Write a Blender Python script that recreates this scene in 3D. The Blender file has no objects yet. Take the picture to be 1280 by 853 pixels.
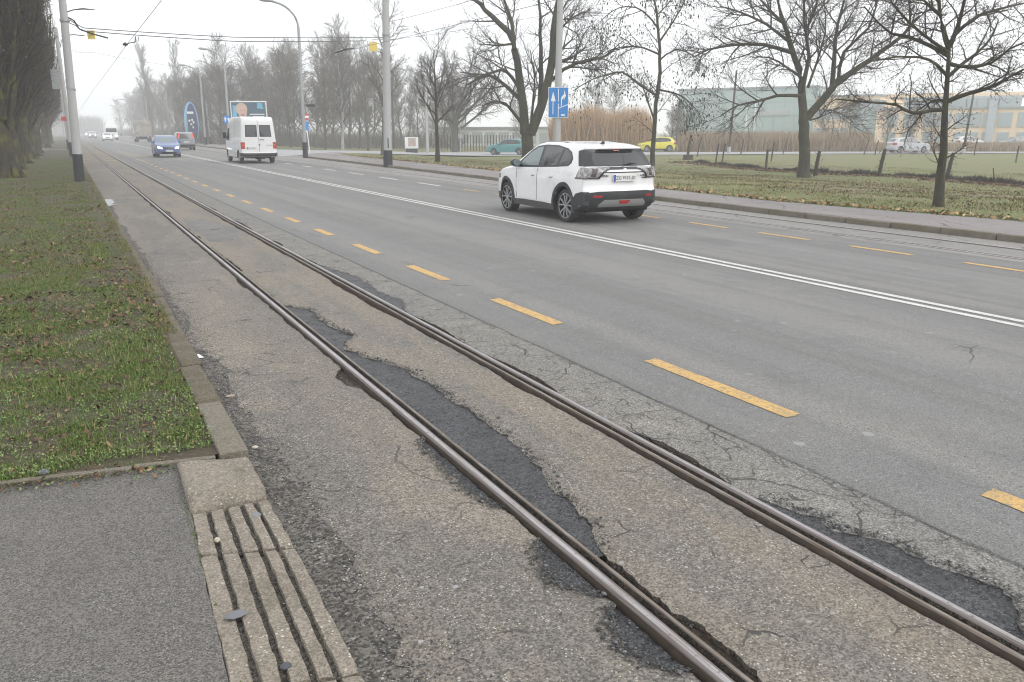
import bpy, bmesh, math, random
import numpy as np
from mathutils import Vector, Matrix, noise as mnoise
R = math.radians
sc = bpy.context.scene
COL = sc.collection

# ------------------------------------------------------------------ camera, sky, sun, exposure
cam_d = bpy.data.cameras.new("camera"); cam = bpy.data.objects.new("camera", cam_d); COL.objects.link(cam)
cam.location = (0, 0, 1.79)
cam.rotation_euler = (R(90 - 14.708), 0, R(-28.356))
cam_d.sensor_width = 36; cam_d.lens = 28.125; cam_d.clip_start = 0.05; cam_d.clip_end = 3000
sc.camera = cam
SUN_EL, SUN_AZ = 38, 150
w = bpy.data.worlds.new("World"); sc.world = w; w.use_nodes = True
nt = w.node_tree; nt.nodes.clear()
sky = nt.nodes.new('ShaderNodeTexSky'); sky.sky_type = 'NISHITA'; sky.sun_disc = False
sky.sun_elevation = R(SUN_EL); sky.sun_rotation = R(SUN_AZ); sky.air_density = 2; sky.dust_density = 6
hs = nt.nodes.new('ShaderNodeHueSaturation'); hs.inputs['Saturation'].default_value = 0.15
mx = nt.nodes.new('ShaderNodeMix'); mx.data_type = 'RGBA'
mx.inputs[0].default_value = 0.8; mx.inputs[7].default_value = (11.9, 12.2, 12.6, 1)
bg = nt.nodes.new('ShaderNodeBackground'); bg.inputs[1].default_value = 0.1
wo = nt.nodes.new('ShaderNodeOutputWorld')
nt.links.new(sky.outputs[0], hs.inputs['Color']); nt.links.new(hs.outputs[0], mx.inputs[6])
nt.links.new(mx.outputs[2], bg.inputs[0]); nt.links.new(bg.outputs[0], wo.inputs[0])
sd = bpy.data.lights.new("sun", 'SUN'); sd.energy = 0.6; sd.angle = R(35); sd.color = (1, .96, .9)
sun = bpy.data.objects.new("sun", sd); COL.objects.link(sun)
sun.rotation_euler = Vector((math.sin(R(SUN_AZ)) * math.cos(R(SUN_EL)), math.cos(R(SUN_AZ)) * math.cos(R(SUN_EL)), math.sin(R(SUN_EL)))).to_track_quat('Z', 'Y').to_euler()
sun.location = (0, 0, 60)
sc.view_settings.view_transform = 'Standard'; sc.view_settings.look = 'None'
sc.view_settings.exposure = 0.5; sc.view_settings.gamma = 1
sc.render.engine = 'CYCLES'
sc.cycles.use_denoising = True; sc.cycles.filter_width = 1.1
sc.cycles.max_bounces = 6; sc.cycles.diffuse_bounces = 2; sc.cycles.glossy_bounces = 2
sc.cycles.volume_bounces = 1; sc.cycles.transparent_max_bounces = 6

# ------------------------------------------------------------------ helpers: tags
def tag(o, label=None, cat=None, group=None, kind=None):
    if label: o['label'] = label
    if cat: o['category'] = cat
    if group: o['group'] = group
    if kind: o['kind'] = kind
    return o
def thing(name, label, cat, loc=(0, 0, 0), rz=0, group=None):
    o = bpy.data.objects.new(name, None); COL.objects.link(o)
    o.location = loc; o.rotation_euler = (0, 0, rz); o.empty_display_size = .2
    return tag(o, label, cat, group)
def kids(o): return [c for c in bpy.data.objects if c.parent == o]
def copy_tree(o, loc, rz=0, label=None, scale=None):
    def rec(s, par):
        c = s.copy(); COL.objects.link(c)
        if par is not None: c.parent = par
        for k in KIDS.get(s.name, []): rec(k, c)
        return c
    KIDS = {}
    for k in bpy.data.objects:
        if k.parent is not None: KIDS.setdefault(k.parent.name, []).append(k)
    c = rec(o, None); c.location = loc; c.rotation_euler = (0, 0, rz)
    if scale: c.scale = scale
    if label: c['label'] = label
    return c
def structure(name, mb, mats, parent=None, **k):
    o = mb.build(name, mats, parent, **k)
    if parent is None: o['kind'] = 'structure'
    return o

# ------------------------------------------------------------------ helpers: materials
def mk(nt, t, **kw):
    n = nt.nodes.new(t)
    for a, b in kw.items(): setattr(n, a, b)
    return n
def mat(name, col, rough=.7, layers=(), agg=None, chips=None, cracks=None, bump=(), metal=0, spec=.5, coat=0, emit=None,
        space='Position', rlayer=None, island=None):
    """layers: (scale, lo, hi, colour, amount[, (sx,sy,sz)[, detail]]) noise masks painted over the base colour."""
    m = bpy.data.materials.new(name); m.use_nodes = True
    nt = m.node_tree; L = nt.links.new
    b = nt.nodes['Principled BSDF']
    b.inputs['Roughness'].default_value = rough; b.inputs['Metallic'].default_value = metal
    b.inputs['Specular IOR Level'].default_value = spec; b.inputs['Coat Weight'].default_value = coat
    if space == 'Position': co = mk(nt, 'ShaderNodeNewGeometry').outputs['Position']
    else: co = mk(nt, 'ShaderNodeTexCoord').outputs['Object']
    def mapped(s):
        if s is None: return co
        n = mk(nt, 'ShaderNodeMapping'); n.inputs['Scale'].default_value = s; L(co, n.inputs[0]); return n.outputs[0]
    def noise(sc_, det=4, s=None, rough_=.6):
        n = mk(nt, 'ShaderNodeTexNoise'); n.inputs['Scale'].default_value = sc_; n.inputs['Detail'].default_value = det
        n.inputs['Roughness'].default_value = rough_
        L(mapped(s), n.inputs['Vector']); return n.outputs['Fac']
    def ramp(v, lo, hi, a=0., bb=1.):
        n = mk(nt, 'ShaderNodeMapRange'); n.interpolation_type = 'SMOOTHSTEP'; n.clamp = True
        L(v, n.inputs[0])
        for i, x in enumerate((lo, hi, a, bb)): n.inputs[i + 1].default_value = x
        return n.outputs[0]
    def mixc(f, a, c, mode='MIX'):
        n = mk(nt, 'ShaderNodeMix', data_type='RGBA', blend_type=mode)
        if isinstance(f, (int, float)): n.inputs[0].default_value = f
        else: L(f, n.inputs[0])
        if isinstance(a, tuple): n.inputs[6].default_value = a + (1,)
        else: L(a, n.inputs[6])
        if isinstance(c, tuple): n.inputs[7].default_value = c + (1,)
        else: L(c, n.inputs[7])
        return n.outputs[2]
    def math_(op, a, c=None):
        n = mk(nt, 'ShaderNodeMath', operation=op)
        for i, x in enumerate((a, c)):
            if x is None: continue
            if isinstance(x, (int, float)): n.inputs[i].default_value = x
            else: L(x, n.inputs[i])
        return n.outputs[0]
    c = tuple(col)
    if island:
        rp = mk(nt, 'ShaderNodeNewGeometry').outputs['Random Per Island']
        cr = mk(nt, 'ShaderNodeValToRGB'); L(rp, cr.inputs[0])
        els = cr.color_ramp.elements
        for i, (p_, cc) in enumerate(island):
            e = els[i] if i < 2 else els.new(p_)
            e.position = p_; e.color = cc + (1,)
        c = cr.outputs[0]
    for la in layers:
        s = la[5] if len(la) > 5 else None; det = la[6] if len(la) > 6 else 4
        f = ramp(noise(la[0], det, s), la[1], la[2], 0, la[4]); c = mixc(f, c, la[3])
    heights = []
    if agg:
        v = mk(nt, 'ShaderNodeTexVoronoi'); v.inputs['Scale'].default_value = agg[0]; L(co, v.inputs['Vector'])
        sep = mk(nt, 'ShaderNodeSeparateColor'); L(v.outputs['Color'], sep.inputs[0])
        k = ramp(sep.outputs[0], 0, 1, 1 - agg[1], 1 + agg[1])
        cc = mk(nt, 'ShaderNodeCombineColor'); [L(k, cc.inputs[i]) for i in range(3)]
        c = mixc(1.0, c, cc.outputs[0], 'MULTIPLY')
        heights.append((v.outputs['Distance'], -agg[2] if len(agg) > 2 else -.3, 1 / agg[0] * .6))
    if chips:
        for sc_, th_, cc_ in chips:
            v = mk(nt, 'ShaderNodeTexVoronoi'); v.inputs['Scale'].default_value = sc_; L(co, v.inputs['Vector'])
            sep = mk(nt, 'ShaderNodeSeparateColor'); L(v.outputs['Color'], sep.inputs[0])
            a = math_('GREATER_THAN', sep.outputs[1], th_); d = math_('LESS_THAN', v.outputs['Distance'], .38)
            c = mixc(math_('MULTIPLY', math_('MULTIPLY', a, d), ramp(noise(sc_ * .045, 3), .38, .62, .12, 1)), c, cc_)
    if cracks:
        for sc_, wd, lo, hi, cc_ in cracks:
            n = mk(nt, 'ShaderNodeTexNoise'); n.inputs['Scale'].default_value = sc_ * 1.7; n.inputs['Detail'].default_value = 5
            L(co, n.inputs['Vector'])
            vm = mk(nt, 'ShaderNodeVectorMath', operation='MULTIPLY_ADD'); L(n.outputs['Color'], vm.inputs[0])
            vm.inputs[1].default_value = (.5 / sc_,) * 3; L(co, vm.inputs[2])
            v = mk(nt, 'ShaderNodeTexVoronoi', feature='DISTANCE_TO_EDGE'); v.inputs['Scale'].default_value = sc_
            L(vm.outputs[0], v.inputs['Vector'])
            k = ramp(v.outputs['Distance'], wd * .35, wd, 1, 0)
            k = math_('MULTIPLY', k, ramp(noise(sc_ * .8, 2), lo, hi))
            c = mixc(k, c, cc_); heights.append((k, -1.0, .006))
    if isinstance(c, tuple): b.inputs['Base Color'].default_value = c + (1,)
    else: L(c, b.inputs['Base Color'])
    if rlayer:
        L(ramp(noise(rlayer[0], 3, rlayer[5] if len(rlayer) > 5 else None), rlayer[1], rlayer[2], rlayer[3], rlayer[4]), b.inputs['Roughness'])
    prev = None
    for sc_, st, dist in bump: heights.append((noise(sc_, 5), st, dist))
    for h, st, dist in heights:
        bp = mk(nt, 'ShaderNodeBump'); bp.inputs['Strength'].default_value = min(1, abs(st)); bp.inputs['Distance'].default_value = dist
        bp.invert = st < 0
        L(h, bp.inputs['Height'])
        if prev is not None: L(prev, bp.inputs['Normal'])
        prev = bp.outputs[0]
    if prev is not None: L(prev, b.inputs['Normal'])
    if emit:
        b.inputs['Emission Color'].default_value = tuple(emit[:3]) + (1,); b.inputs['Emission Strength'].default_value = emit[3]
    return m

# ------------------------------------------------------------------ helpers: meshes
class MB:
    def __init__(s): s.v = []; s.f = []; s.m = []
    def add(s, vs, fs, mi=0):
        o = len(s.v); s.v.extend([tuple(q) for q in vs])
        s.f.extend([tuple(i + o for i in f) for f in fs]); s.m.extend([mi] * len(fs)); return s
    def box(s, c, d, rz=0, mi=0, taper=1.0):
        hx, hy, hz = d[0] / 2, d[1] / 2, d[2] / 2; ca, sa = math.cos(rz), math.sin(rz); vs = []
        for z in (-1, 1):
            t = taper if z > 0 else 1
            for x, y in ((-1, -1), (1, -1), (1, 1), (-1, 1)):
                px, py = x * hx * t, y * hy * t
                vs.append((c[0] + px * ca - py * sa, c[1] + px * sa + py * ca, c[2] + z * hz))
        return s.add(vs, [(3, 2, 1, 0), (4, 5, 6, 7), (0, 1, 5, 4), (1, 2, 6, 5), (2, 3, 7, 6), (3, 0, 4, 7)], mi)
    def tube(s, pts, rad, n=6, mi=0, cap=True):
        P = [Vector(q) for q in pts]; k = len(P)
        if not hasattr(rad, '__len__'): rad = [rad] * k
        vs = []; fs = []
        for i in range(k):
            d = (P[min(i + 1, k - 1)] - P[max(i - 1, 0)]).normalized()
            up = Vector((0, 0, 1)) if abs(d.z) < .9 else Vector((0, 1, 0))
            a = d.cross(up).normalized(); b = d.cross(a)
            for j in range(n):
                t = 2 * math.pi * j / n
                vs.append(P[i] + (a * math.cos(t) + b * math.sin(t)) * rad[i])
        for i in range(k - 1):
            for j in range(n):
                fs.append((i * n + j, i * n + (j + 1) % n, (i + 1) * n + (j + 1) % n, (i + 1) * n + j))
        if cap: fs.append(tuple(range(n))[::-1]); fs.append(tuple(range((k - 1) * n, k * n)))
        return s.add(vs, fs, mi)
    def prism(s, poly, o, ax, ay, th_, mi=0):
        o, ax, ay = Vector(o), Vector(ax), Vector(ay); n = ax.cross(ay).normalized() * th_; k = len(poly)
        a = [o + ax * p[0] + ay * p[1] for p in poly]; vs = a + [q + n for q in a]
        fs = [tuple(range(k))[::-1], tuple(range(k, 2 * k))] + [(i, (i + 1) % k, k + (i + 1) % k, k + i) for i in range(k)]
        return s.add(vs, fs, mi)
    def lathe(s, prof, n=20, mi=0, axis='x', c=(0, 0, 0)):
        vs = []; fs = []; k = len(prof)
        for i in range(n):
            t = 2 * math.pi * i / n
            for a, r in prof:
                p = (a, r * math.cos(t), r * math.sin(t)) if axis == 'x' else (r * math.cos(t), r * math.sin(t), a)
                vs.append((p[0] + c[0], p[1] + c[1], p[2] + c[2]))
        for i in range(n):
            for j in range(k - 1):
                fs.append((i * k + j, i * k + j + 1, ((i + 1) % n) * k + j + 1, ((i + 1) % n) * k + j))
        return s.add(vs, fs, mi)
    def grid(s, P, mi=0):
        "P[i][j] rows of points"
        n, k = len(P), len(P[0]); vs = [q for r in P for q in r]
        fs = [(i * k + j, i * k + j + 1, (i + 1) * k + j + 1, (i + 1) * k + j) for i in range(n - 1) for j in range(k - 1)]
        return s.add(vs, fs, mi)
    def build(s, name, mats, parent=None, smooth=True, angle=35, bevel=0, segs=2):
        me = bpy.data.meshes.new(name); me.from_pydata(s.v, [], s.f)
        if not isinstance(mats, (list, tuple)): mats = [mats]
        for q in mats: me.materials.append(q)
        if len(mats) > 1: me.polygons.foreach_set('material_index', s.m)
        bm = bmesh.new(); bm.from_mesh(me)
        bmesh.ops.recalc_face_normals(bm, faces=bm.faces) if len(s.f) < 60000 and smooth is not None else None
        if bevel:
            es = [e for e in bm.edges if len(e.link_faces) == 2 and e.calc_face_angle(0) > .5]
            bmesh.ops.bevel(bm, geom=es, offset=bevel, segments=segs, affect='EDGES', profile=.6, clamp_overlap=True)
        bm.to_mesh(me); bm.free()
        if smooth:
            me.polygons.foreach_set('use_smooth', [True] * len(me.polygons)); me.set_sharp_from_angle(angle=R(angle))
        me.update()
        o = bpy.data.objects.new(name, me); COL.objects.link(o)
        if parent is not None: o.parent = parent
        return o
def mesh_np(name, V, F, mats, parent=None, smooth=False):
    "V (n,3) float, F (m,k) int with k = 3 or 4"
    me = bpy.data.meshes.new(name); k = F.shape[1]
    me.vertices.add(len(V)); me.vertices.foreach_set('co', V.astype(np.float32).ravel())
    me.loops.add(F.size); me.loops.foreach_set('vertex_index', F.astype(np.int32).ravel())
    me.polygons.add(len(F)); me.polygons.foreach_set('loop_start', np.arange(0, F.size, k, dtype=np.int32))
    me.materials.append(mats); me.update(calc_edges=True)
    if smooth: me.polygons.foreach_set('use_smooth', [True] * len(F))
    o = bpy.data.objects.new(name, me); COL.objects.link(o)
    if parent is not None: o.parent = parent
    return o
def text(body, size, m, parent, loc, xa, ya, depth=.002, name='lettering', align='CENTER'):
    cu = bpy.data.curves.new(name, 'FONT'); cu.body = body; cu.size = size; cu.extrude = depth; cu.align_x = align; cu.align_y = 'CENTER'
    cu.resolution_u = 2
    t = bpy.data.objects.new(name, cu); COL.objects.link(t)
    bpy.context.view_layer.update()
    me = bpy.data.meshes.new_from_object(t); bpy.data.objects.remove(t); me.materials.clear(); me.materials.append(m)
    o = bpy.data.objects.new(name, me); COL.objects.link(o); o.parent = parent; o['kind'] = 'stuff'
    xa, ya = Vector(xa).normalized(), Vector(ya).normalized(); za = xa.cross(ya)
    M = Matrix((xa, ya, za)).transposed().to_4x4(); M.translation = loc
    o.matrix_local = M
    return o
def n1(x, s=0.0): return mnoise.noise(Vector((x, s, s * 1.7)))
def n2(x, y, s=0.0): return mnoise.noise(Vector((x, y, s)))
def interp(x, pts):
    if x <= pts[0][0]: return pts[0][1]
    for a, b in zip(pts, pts[1:]):
        if x <= b[0]: return a[1] + (b[1] - a[1]) * (x - a[0]) / (b[0] - a[0])
    return pts[-1][1]
def tz(x): return .1 if x < 19 else (.1 - .55 * (x - 19) / 12 if x < 31 else -.45)
TH = R(28.356)
VR = Vector((math.cos(TH), -math.sin(TH), 0)); VF = Vector((math.sin(TH), math.cos(TH), 0))

# ------------------------------------------------------------------ materials
M = {}
M['road'] = mat('road_asphalt', (.168, .166, .162), .85,
    layers=[(.45, .42, .6, (.135, .131, .125), .75, (2.4, .035, 1)), (.8, .46, .62, (.205, .197, .184), .7, (1.7, .03, 1), 2), (.5, .5, .7, (.2, .19, .175), .45), (1.6, .5, .75, (.13, .127, .122), .5), (14, .45, .8, (.21, .205, .195), .4), (.9, .62, .7, (.115, .112, .108), .55, (1, .35, 1))],
    agg=(190, .36, .35), chips=[(70, .955, (.34, .33, .31)), (11, .993, (.26, .26, .26)), (50, .96, (.08, .078, .075))], cracks=[(.45, .005, .6, .68, (.075, .072, .068))], bump=[(3, .25, .02), (55, .2, .004)])
M['strip'] = mat('worn_track_paving', (.155, .136, .113), .85,
    layers=[(.5, .42, .6, (.118, .110, .1), .85, (2, .35, 1)), (.9, .45, .7, (.215, .183, .143), .75, (1.6, .5, 1)), (3.5, .5, .78, (.115, .11, .103), .6), (1.1, .55, .7, (.10, .096, .09), .6), (22, .45, .8, (.23, .212, .188), .4)],
    agg=(125, .45, .6), chips=[(85, .9, (.42, .4, .36)), (120, .93, (.5, .47, .42)), (33, .987, (.3, .3, .31)), (70, .93, (.075, .07, .065))],
    cracks=[(1.1, .009, .5, .62, (.075, .07, .063)), (4.2, .022, .56, .66, (.06, .055, .05))], bump=[(5, .3, .02), (40, .25, .006)])
M['mid'] = mat('stained_track_paving', (.182, .154, .121), .85,
    layers=[(.7, .42, .62, (.128, .119, .106), .85, (2.2, .4, 1)), (3.0, .5, .75, (.185, .168, .143), .6), (1.6, .55, .72, (.115, .11, .104), .75, (1.5, .5, 1)), (22, .45, .8, (.3, .275, .24), .4)],
    agg=(125, .42, .6), chips=[(85, .9, (.45, .42, .37)), (120, .93, (.5, .47, .41)), (36, .988, (.34, .33, .32)), (70, .94, (.085, .08, .075))],
    cracks=[(1.0, .009, .52, .62, (.075, .069, .06)), (4.4, .022, .56, .66, (.06, .055, .05))], bump=[(5, .3, .02), (40, .25, .006)])
M['edge'] = mat('cracked_edge_paving', (.178, .168, .150), .85,
    layers=[(.8, .42, .65, (.16, .157, .15), .7, (2, .4, 1)), (3.0, .5, .75, (.25, .235, .21), .6)],
    agg=(125, .45, .6), chips=[(85, .9, (.45, .44, .41)), (70, .94, (.08, .075, .07))],
    cracks=[(1.9, .014, .4, .55, (.065, .06, .054)), (6.5, .03, .45, .6, (.07, .064, .057))], bump=[(5, .35, .03), (40, .25, .006)])
M['patch'] = mat('fresh_patch_asphalt', (.03, .03, .032), .5, agg=(85, .8, 1), chips=[(90, .72, (.11, .11, .118)), (120, .85, (.2, .2, .21))], layers=[(4, .45, .7, (.055, .055, .058), .6)], bump=[(26, .8, .02), (70, .6, .008)])
M['oldpatch'] = mat('old_patch_asphalt', (.125, .12, .112), .8, agg=(90, .4, .5), layers=[(1.5, .4, .65, (.17, .163, .152), .7)], bump=[(12, .4, .015)])
M['dirt'] = mat('gap_dirt', (.045, .033, .024), .95, layers=[(6, .4, .65, (.09, .065, .045), .6), (30, .5, .7, (.02, .016, .013), .7)], agg=(60, .4, .6), bump=[(14, .6, .03)])
M['footway'] = mat('footway_asphalt', (.118, .110, .100), .88, layers=[(1.2, .4, .7, (.142, .132, .12), .6), (7, .5, .75, (.09, .085, .079), .5), (.8, .5, .65, (.1, .094, .086), .6)],
    agg=(190, .5, .7), chips=[(110, .9, (.29, .275, .255)), (55, .95, (.07, .07, .07))], bump=[(60, .35, .005)])
M['sidewalk'] = mat('sidewalk_asphalt', (.21, .19, .185), .88, layers=[(.7, .4, .65, (.25, .225, .215), .7, (1, .5, 1)), (3, .5, .75, (.165, .15, .145), .6)], agg=(90, .3, .4), cracks=[(.6, .016, .4, .55, (.1, .09, .085))], bump=[(6, .3, .02)])
M['kerb'] = mat('kerb_stone', (.17, .15, .12), .9, layers=[(1.5, .42, .66, (.125, .108, .072), .75), (9, .5, .75, (.13, .122, .105), .6), (4, .55, .7, (.11, .115, .05), .5)], agg=(140, .3, .4), bump=[(14, .4, .012), (60, .3, .004)])
M['kerbdirty'] = mat('mossy_kerb_stone', (.115, .095, .066), .95, layers=[(3, .42, .64, (.075, .066, .035), .8), (14, .5, .72, (.16, .14, .11), .5), (7, .55, .7, (.05, .04, .03), .6)], agg=(140, .35, .5), bump=[(14, .5, .012), (60, .3, .004)])
M['slab'] = mat('grooved_concrete', (.225, .194, .156), .9, layers=[(3, .42, .68, (.165, .14, .11), .75), (16, .5, .75, (.125, .11, .09), .6), (5, .52, .7, (.115, .108, .07), .5)], agg=(150, .3, .5), chips=[(75, .9, (.5, .46, .4)), (60, .94, (.13, .12, .1))], bump=[(22, .5, .012), (90, .4, .004)])
M['gravel'] = mat('gravel_chips', (.15, .145, .138), .85, island=[(0, (.05, .05, .05)), (.6, (.13, .125, .12)), (.9, (.26, .25, .235)), (1, (.5, .48, .45))])
M['stone'] = mat('pebble_grey', (.2, .2, .2), .7, layers=[(40, .4, .7, (.13, .135, .15), .7)])
M['rail'] = mat('rail_steel', (.43, .41, .415), .33, metal=.9, layers=[(5, .45, .68, (.2, .165, .14), .8, (30, .25, 1)), (9, .52, .66, (.24, .2, .17), .7, (10, .6, 1)), (60, .4, .7, (.27, .25, .24), .6, (1, .06, 1)), (40, .58, .7, (.1, .08, .065), .7)], rlayer=(9, .35, .7, .28, .5, (8, .4, 1)))
M['railside'] = mat('rail_rust', (.062, .045, .033), .8, layers=[(18, .42, .7, (.035, .027, .021), .7), (5, .5, .75, (.12, .085, .06), .6)], bump=[(50, .4, .004)])
M['groove'] = mat('rail_groove', (.035, .028, .023), .9, layers=[(30, .5, .68, (.1, .082, .065), .8), (5, .52, .68, (.09, .07, .05), .7)], agg=(140, .6, .8))
M['whitepaint'] = mat('white_road_paint', (.58, .565, .535), .8, layers=[(3, .45, .7, (.4, .385, .365), .6), (45, .52, .66, (.27, .26, .245), .8), (8, .6, .75, (.22, .215, .205), .8)], agg=(170, .12, .2))
M['yellowpaint'] = mat('yellow_road_paint', (.56, .345, .11), .8, layers=[(3, .42, .7, (.42, .28, .12), .7), (24, .52, .64, (.22, .19, .145), .75), (90, .52, .62, (.24, .205, .15), .75), (7, .6, .72, (.2, .18, .15), .8)], agg=(170, .14, .3))
M['yellowworn'] = mat('worn_yellow_paint', (.42, .33, .19), .85, layers=[(6, .42, .6, (.2, .19, .17), .85)])
M['soil'] = mat('verge_soil', (.06, .046, .028), .95, layers=[(2.2, .46, .62, (.055, .07, .02), .8), (9, .5, .7, (.05, .04, .028), .7), (30, .5, .7, (.12, .095, .065), .6)], bump=[(9, .6, .04), (45, .5, .015)])
M['meadow'] = mat('winter_meadow', (.135, .145, .044), .95, layers=[(.25, .42, .62, (.165, .14, .062), .75), (1.2, .45, .7, (.105, .135, .036), .7), (.09, .5, .66, (.15, .125, .078), .7), (9, .5, .75, (.17, .145, .085), .6)], bump=[(8, .5, .05)])
M['grass'] = mat('grass_blades', (.1, .14, .03), .8, spec=.25, island=[(0, (.05, .095, .016)), (.4, (.1, .165, .032)), (.72, (.16, .215, .055)), (.9, (.22, .2, .08)), (1, (.28, .21, .11))])
M['grasspale'] = mat('pale_grass_blades', (.2, .24, .09), .8, spec=.25, island=[(0, (.12, .19, .05)), (.6, (.19, .24, .08)), (1, (.32, .3, .16))])
M['drygrass'] = mat('dull_grass_blades', (.12, .13, .05), .85, spec=.2, island=[(0, (.09, .115, .03)), (.45, (.13, .15, .042)), (.75, (.18, .165, .065)), (1, (.25, .2, .1))])
M['leaf'] = mat('dead_leaves', (.15, .09, .05), .85, island=[(0, (.07, .038, .024)), (.5, (.13, .075, .04)), (.85, (.2, .125, .065)), (1, (.32, .22, .13))])
M['weed'] = mat('weed_leaves', (.1, .16, .04), .8, island=[(0, (.055, .095, .022)), (.55, (.125, .19, .05)), (1, (.25, .31, .11))])
M['leafpale'] = mat('pale_dead_leaves', (.35, .25, .12), .85, island=[(0, (.16, .1, .05)), (.5, (.3, .2, .09)), (1, (.45, .34, .18))])
M['bark'] = mat('bark_mossy', (.05, .043, .032), .95, space='Object', layers=[(1.6, .44, .62, (.066, .07, .024), .8), (9, .45, .7, (.027, .024, .02), .7, (1, 1, .25))], bump=[(24, .6, .03)])
M['barkgrey'] = mat('bark_grey', (.10, .092, .078), .95, space='Object', layers=[(2, .45, .65, (.105, .102, .055), .6), (10, .45, .7, (.055, .05, .043), .6, (1, 1, .3))], bump=[(20, .5, .02)])
M['twig'] = mat('twig_brown', (.075, .06, .048), .95, island=[(0, (.03, .025, .021)), (1, (.07, .056, .045))])
M['twiggrey'] = mat('twig_greybrown', (.11, .098, .082), .95, island=[(0, (.075, .066, .055)), (1, (.145, .13, .108))])
M['twigwood'] = mat('twig_pale_brown', (.15, .135, .115), .95, island=[(0, (.11, .097, .082)), (1, (.2, .18, .15))])
M['twigolive'] = mat('twig_olive', (.07, .062, .042), .95, island=[(0, (.014, .011, .009)), (.55, (.045, .034, .026)), (1, (.085, .066, .036))])
M['birch'] = mat('birch_bark', (.42, .41, .39), .9, space='Object', layers=[(4, .5, .68, (.1, .095, .09), .8, (1, 1, 2.5))])
M['moss'] = mat('mossy_trunk', (.05, .044, .024), .97, space='Object', layers=[(1.6, .48, .62, (.12, .115, .02), .8), (8, .46, .68, (.016, .014, .011), .8, (1, 1, .3))], bump=[(18, .7, .04)])
M['cone'] = mat('alder_cones', (.03, .022, .018), .9)
M['concrete'] = mat('mast_concrete', (.40, .40, .395), .85, space='Object', layers=[(1.2, .42, .7, (.33, .33, .325), .6, (1, 1, .2)), (14, .5, .75, (.46, .46, .45), .4)], bump=[(40, .25, .003)])
M['galv'] = mat('galvanised_steel', (.36, .37, .375), .5, metal=.5, space='Object', layers=[(6, .45, .7, (.3, .3, .3), .5)])
M['tar'] = mat('black_mast_base', (.022, .023, .025), .6, space='Object', layers=[(8, .5, .75, (.06, .06, .06), .6)])
M['wire'] = mat('dark_wire', (.03, .03, .032), .6)
M['cable'] = mat('overhead_wire', (.14, .14, .145), .5, metal=.3)
M['yellowsign'] = mat('yellow_plate', (.75, .58, .16), .6)
M['whitesign'] = mat('white_plate', (.78, .78, .76), .5)
M['bluesign'] = mat('blue_sign', (.012, .20, .56), .45)
M['redsign'] = mat('red_sign', (.5, .06, .05), .5)
M['paintwhite'] = mat('white_car_paint', (.82, .82, .82), .3, coat=.8, spec=.5, space='Object', layers=[(1.1, .45, .75, (.62, .61, .585), .4), (7, .55, .75, (.6, .59, .56), .3)])
M['vanwhite'] = mat('white_van_paint', (.70, .70, .695), .4, coat=.4)
M['clad'] = mat('black_cladding', (.03, .031, .033), .55, space='Object', layers=[(3, .5, .75, (.06, .058, .054), .6)])
M['cladgrey'] = mat('dusty_sill', (.075, .073, .068), .7, space='Object', layers=[(5, .45, .75, (.13, .125, .112), .6)])
M['glass'] = mat('dark_car_glass', (.014, .016, .018), .03, spec=.9)
M['glassclear'] = mat('pale_car_glass', (.16, .2, .2), .06, spec=.7)
M['trim'] = mat('gloss_black_trim', (.02, .02, .022), .25)
M['tyre'] = mat('tyre_rubber', (.035, .034, .033), .85, space='Object', layers=[(9, .5, .75, (.07, .066, .06), .7)])
M['alloy'] = mat('alloy_silver', (.5, .5, .51), .35, metal=.7)
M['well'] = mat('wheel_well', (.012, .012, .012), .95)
M['silver'] = mat('silver_trim', (.36, .36, .355), .45, metal=.4)
M['chrome'] = mat('chrome', (.7, .7, .7), .15, metal=1)
M['lampclear'] = mat('smoked_lamp', (.2, .195, .19), .12, spec=.8, space='Object', layers=[(16, .45, .6, (.5, .48, .47), .7), (24, .55, .65, (.06, .05, .05), .8)])
M['lampdark'] = mat('dark_lamp', (.07, .055, .055), .12, spec=.8)
M['red'] = mat('red_lens', (.42, .02, .02), .2, spec=.6)
M['redglow'] = mat('red_lamp_lit', (.6, .08, .07), .3, emit=(1, .12, .1, .35))
M['orange'] = mat('orange_lens', (.6, .2, .03), .25)
M['headlight'] = mat('headlamp_lit', (.9, .9, .85), .2, emit=(1, .97, .9, 2.2))
M['plate'] = mat('number_plate', (.66, .66, .63), .4)
M['platetext'] = mat('plate_lettering', (.03, .03, .035), .5)
M['plateblue'] = mat('plate_blue', (.02, .06, .35), .4)

# ------------------------------------------------------------------ the ground
def sheet(xs, ys, z): # z(x,y)
    mb = MB(); mb.grid([[(x, y, z(x, y)) for x in xs] for y in ys]); return mb
def lin(a, b, n): return [a + (b - a) * i / n for i in range(n + 1)]
ground = structure('ground', sheet(lin(-320, -20, 6) + lin(-15, 620, 40), lin(-25, 745, 30), lambda x, y: min(tz(x), -.0) - .13), M['meadow'])
YS_FAR = lin(-12, 40, 26) + lin(44, 120, 19) + lin(140, 740, 20)
mb = MB(); YR = lin(-2, 14, 320)[:-1] + lin(14, 60, 160)[:-1] + lin(60, 735, 60)
mb.grid([[(3.365 + dx + (.010 * n1(y * 2.5, 5) + .007 * n1(y * 17, 6)) * (1 if k < 2 else 0) * max(0, 1 - y / 60), y, z_) for k, (dx, z_) in enumerate(((-.004, -.03), (0, -.003), (.012, .0), (2.6, 0), (5.6, 0), (8.6, 0), (11.8, 0)))] for y in YR])
road = structure('road', mb, M['road'], angle=70)
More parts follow.
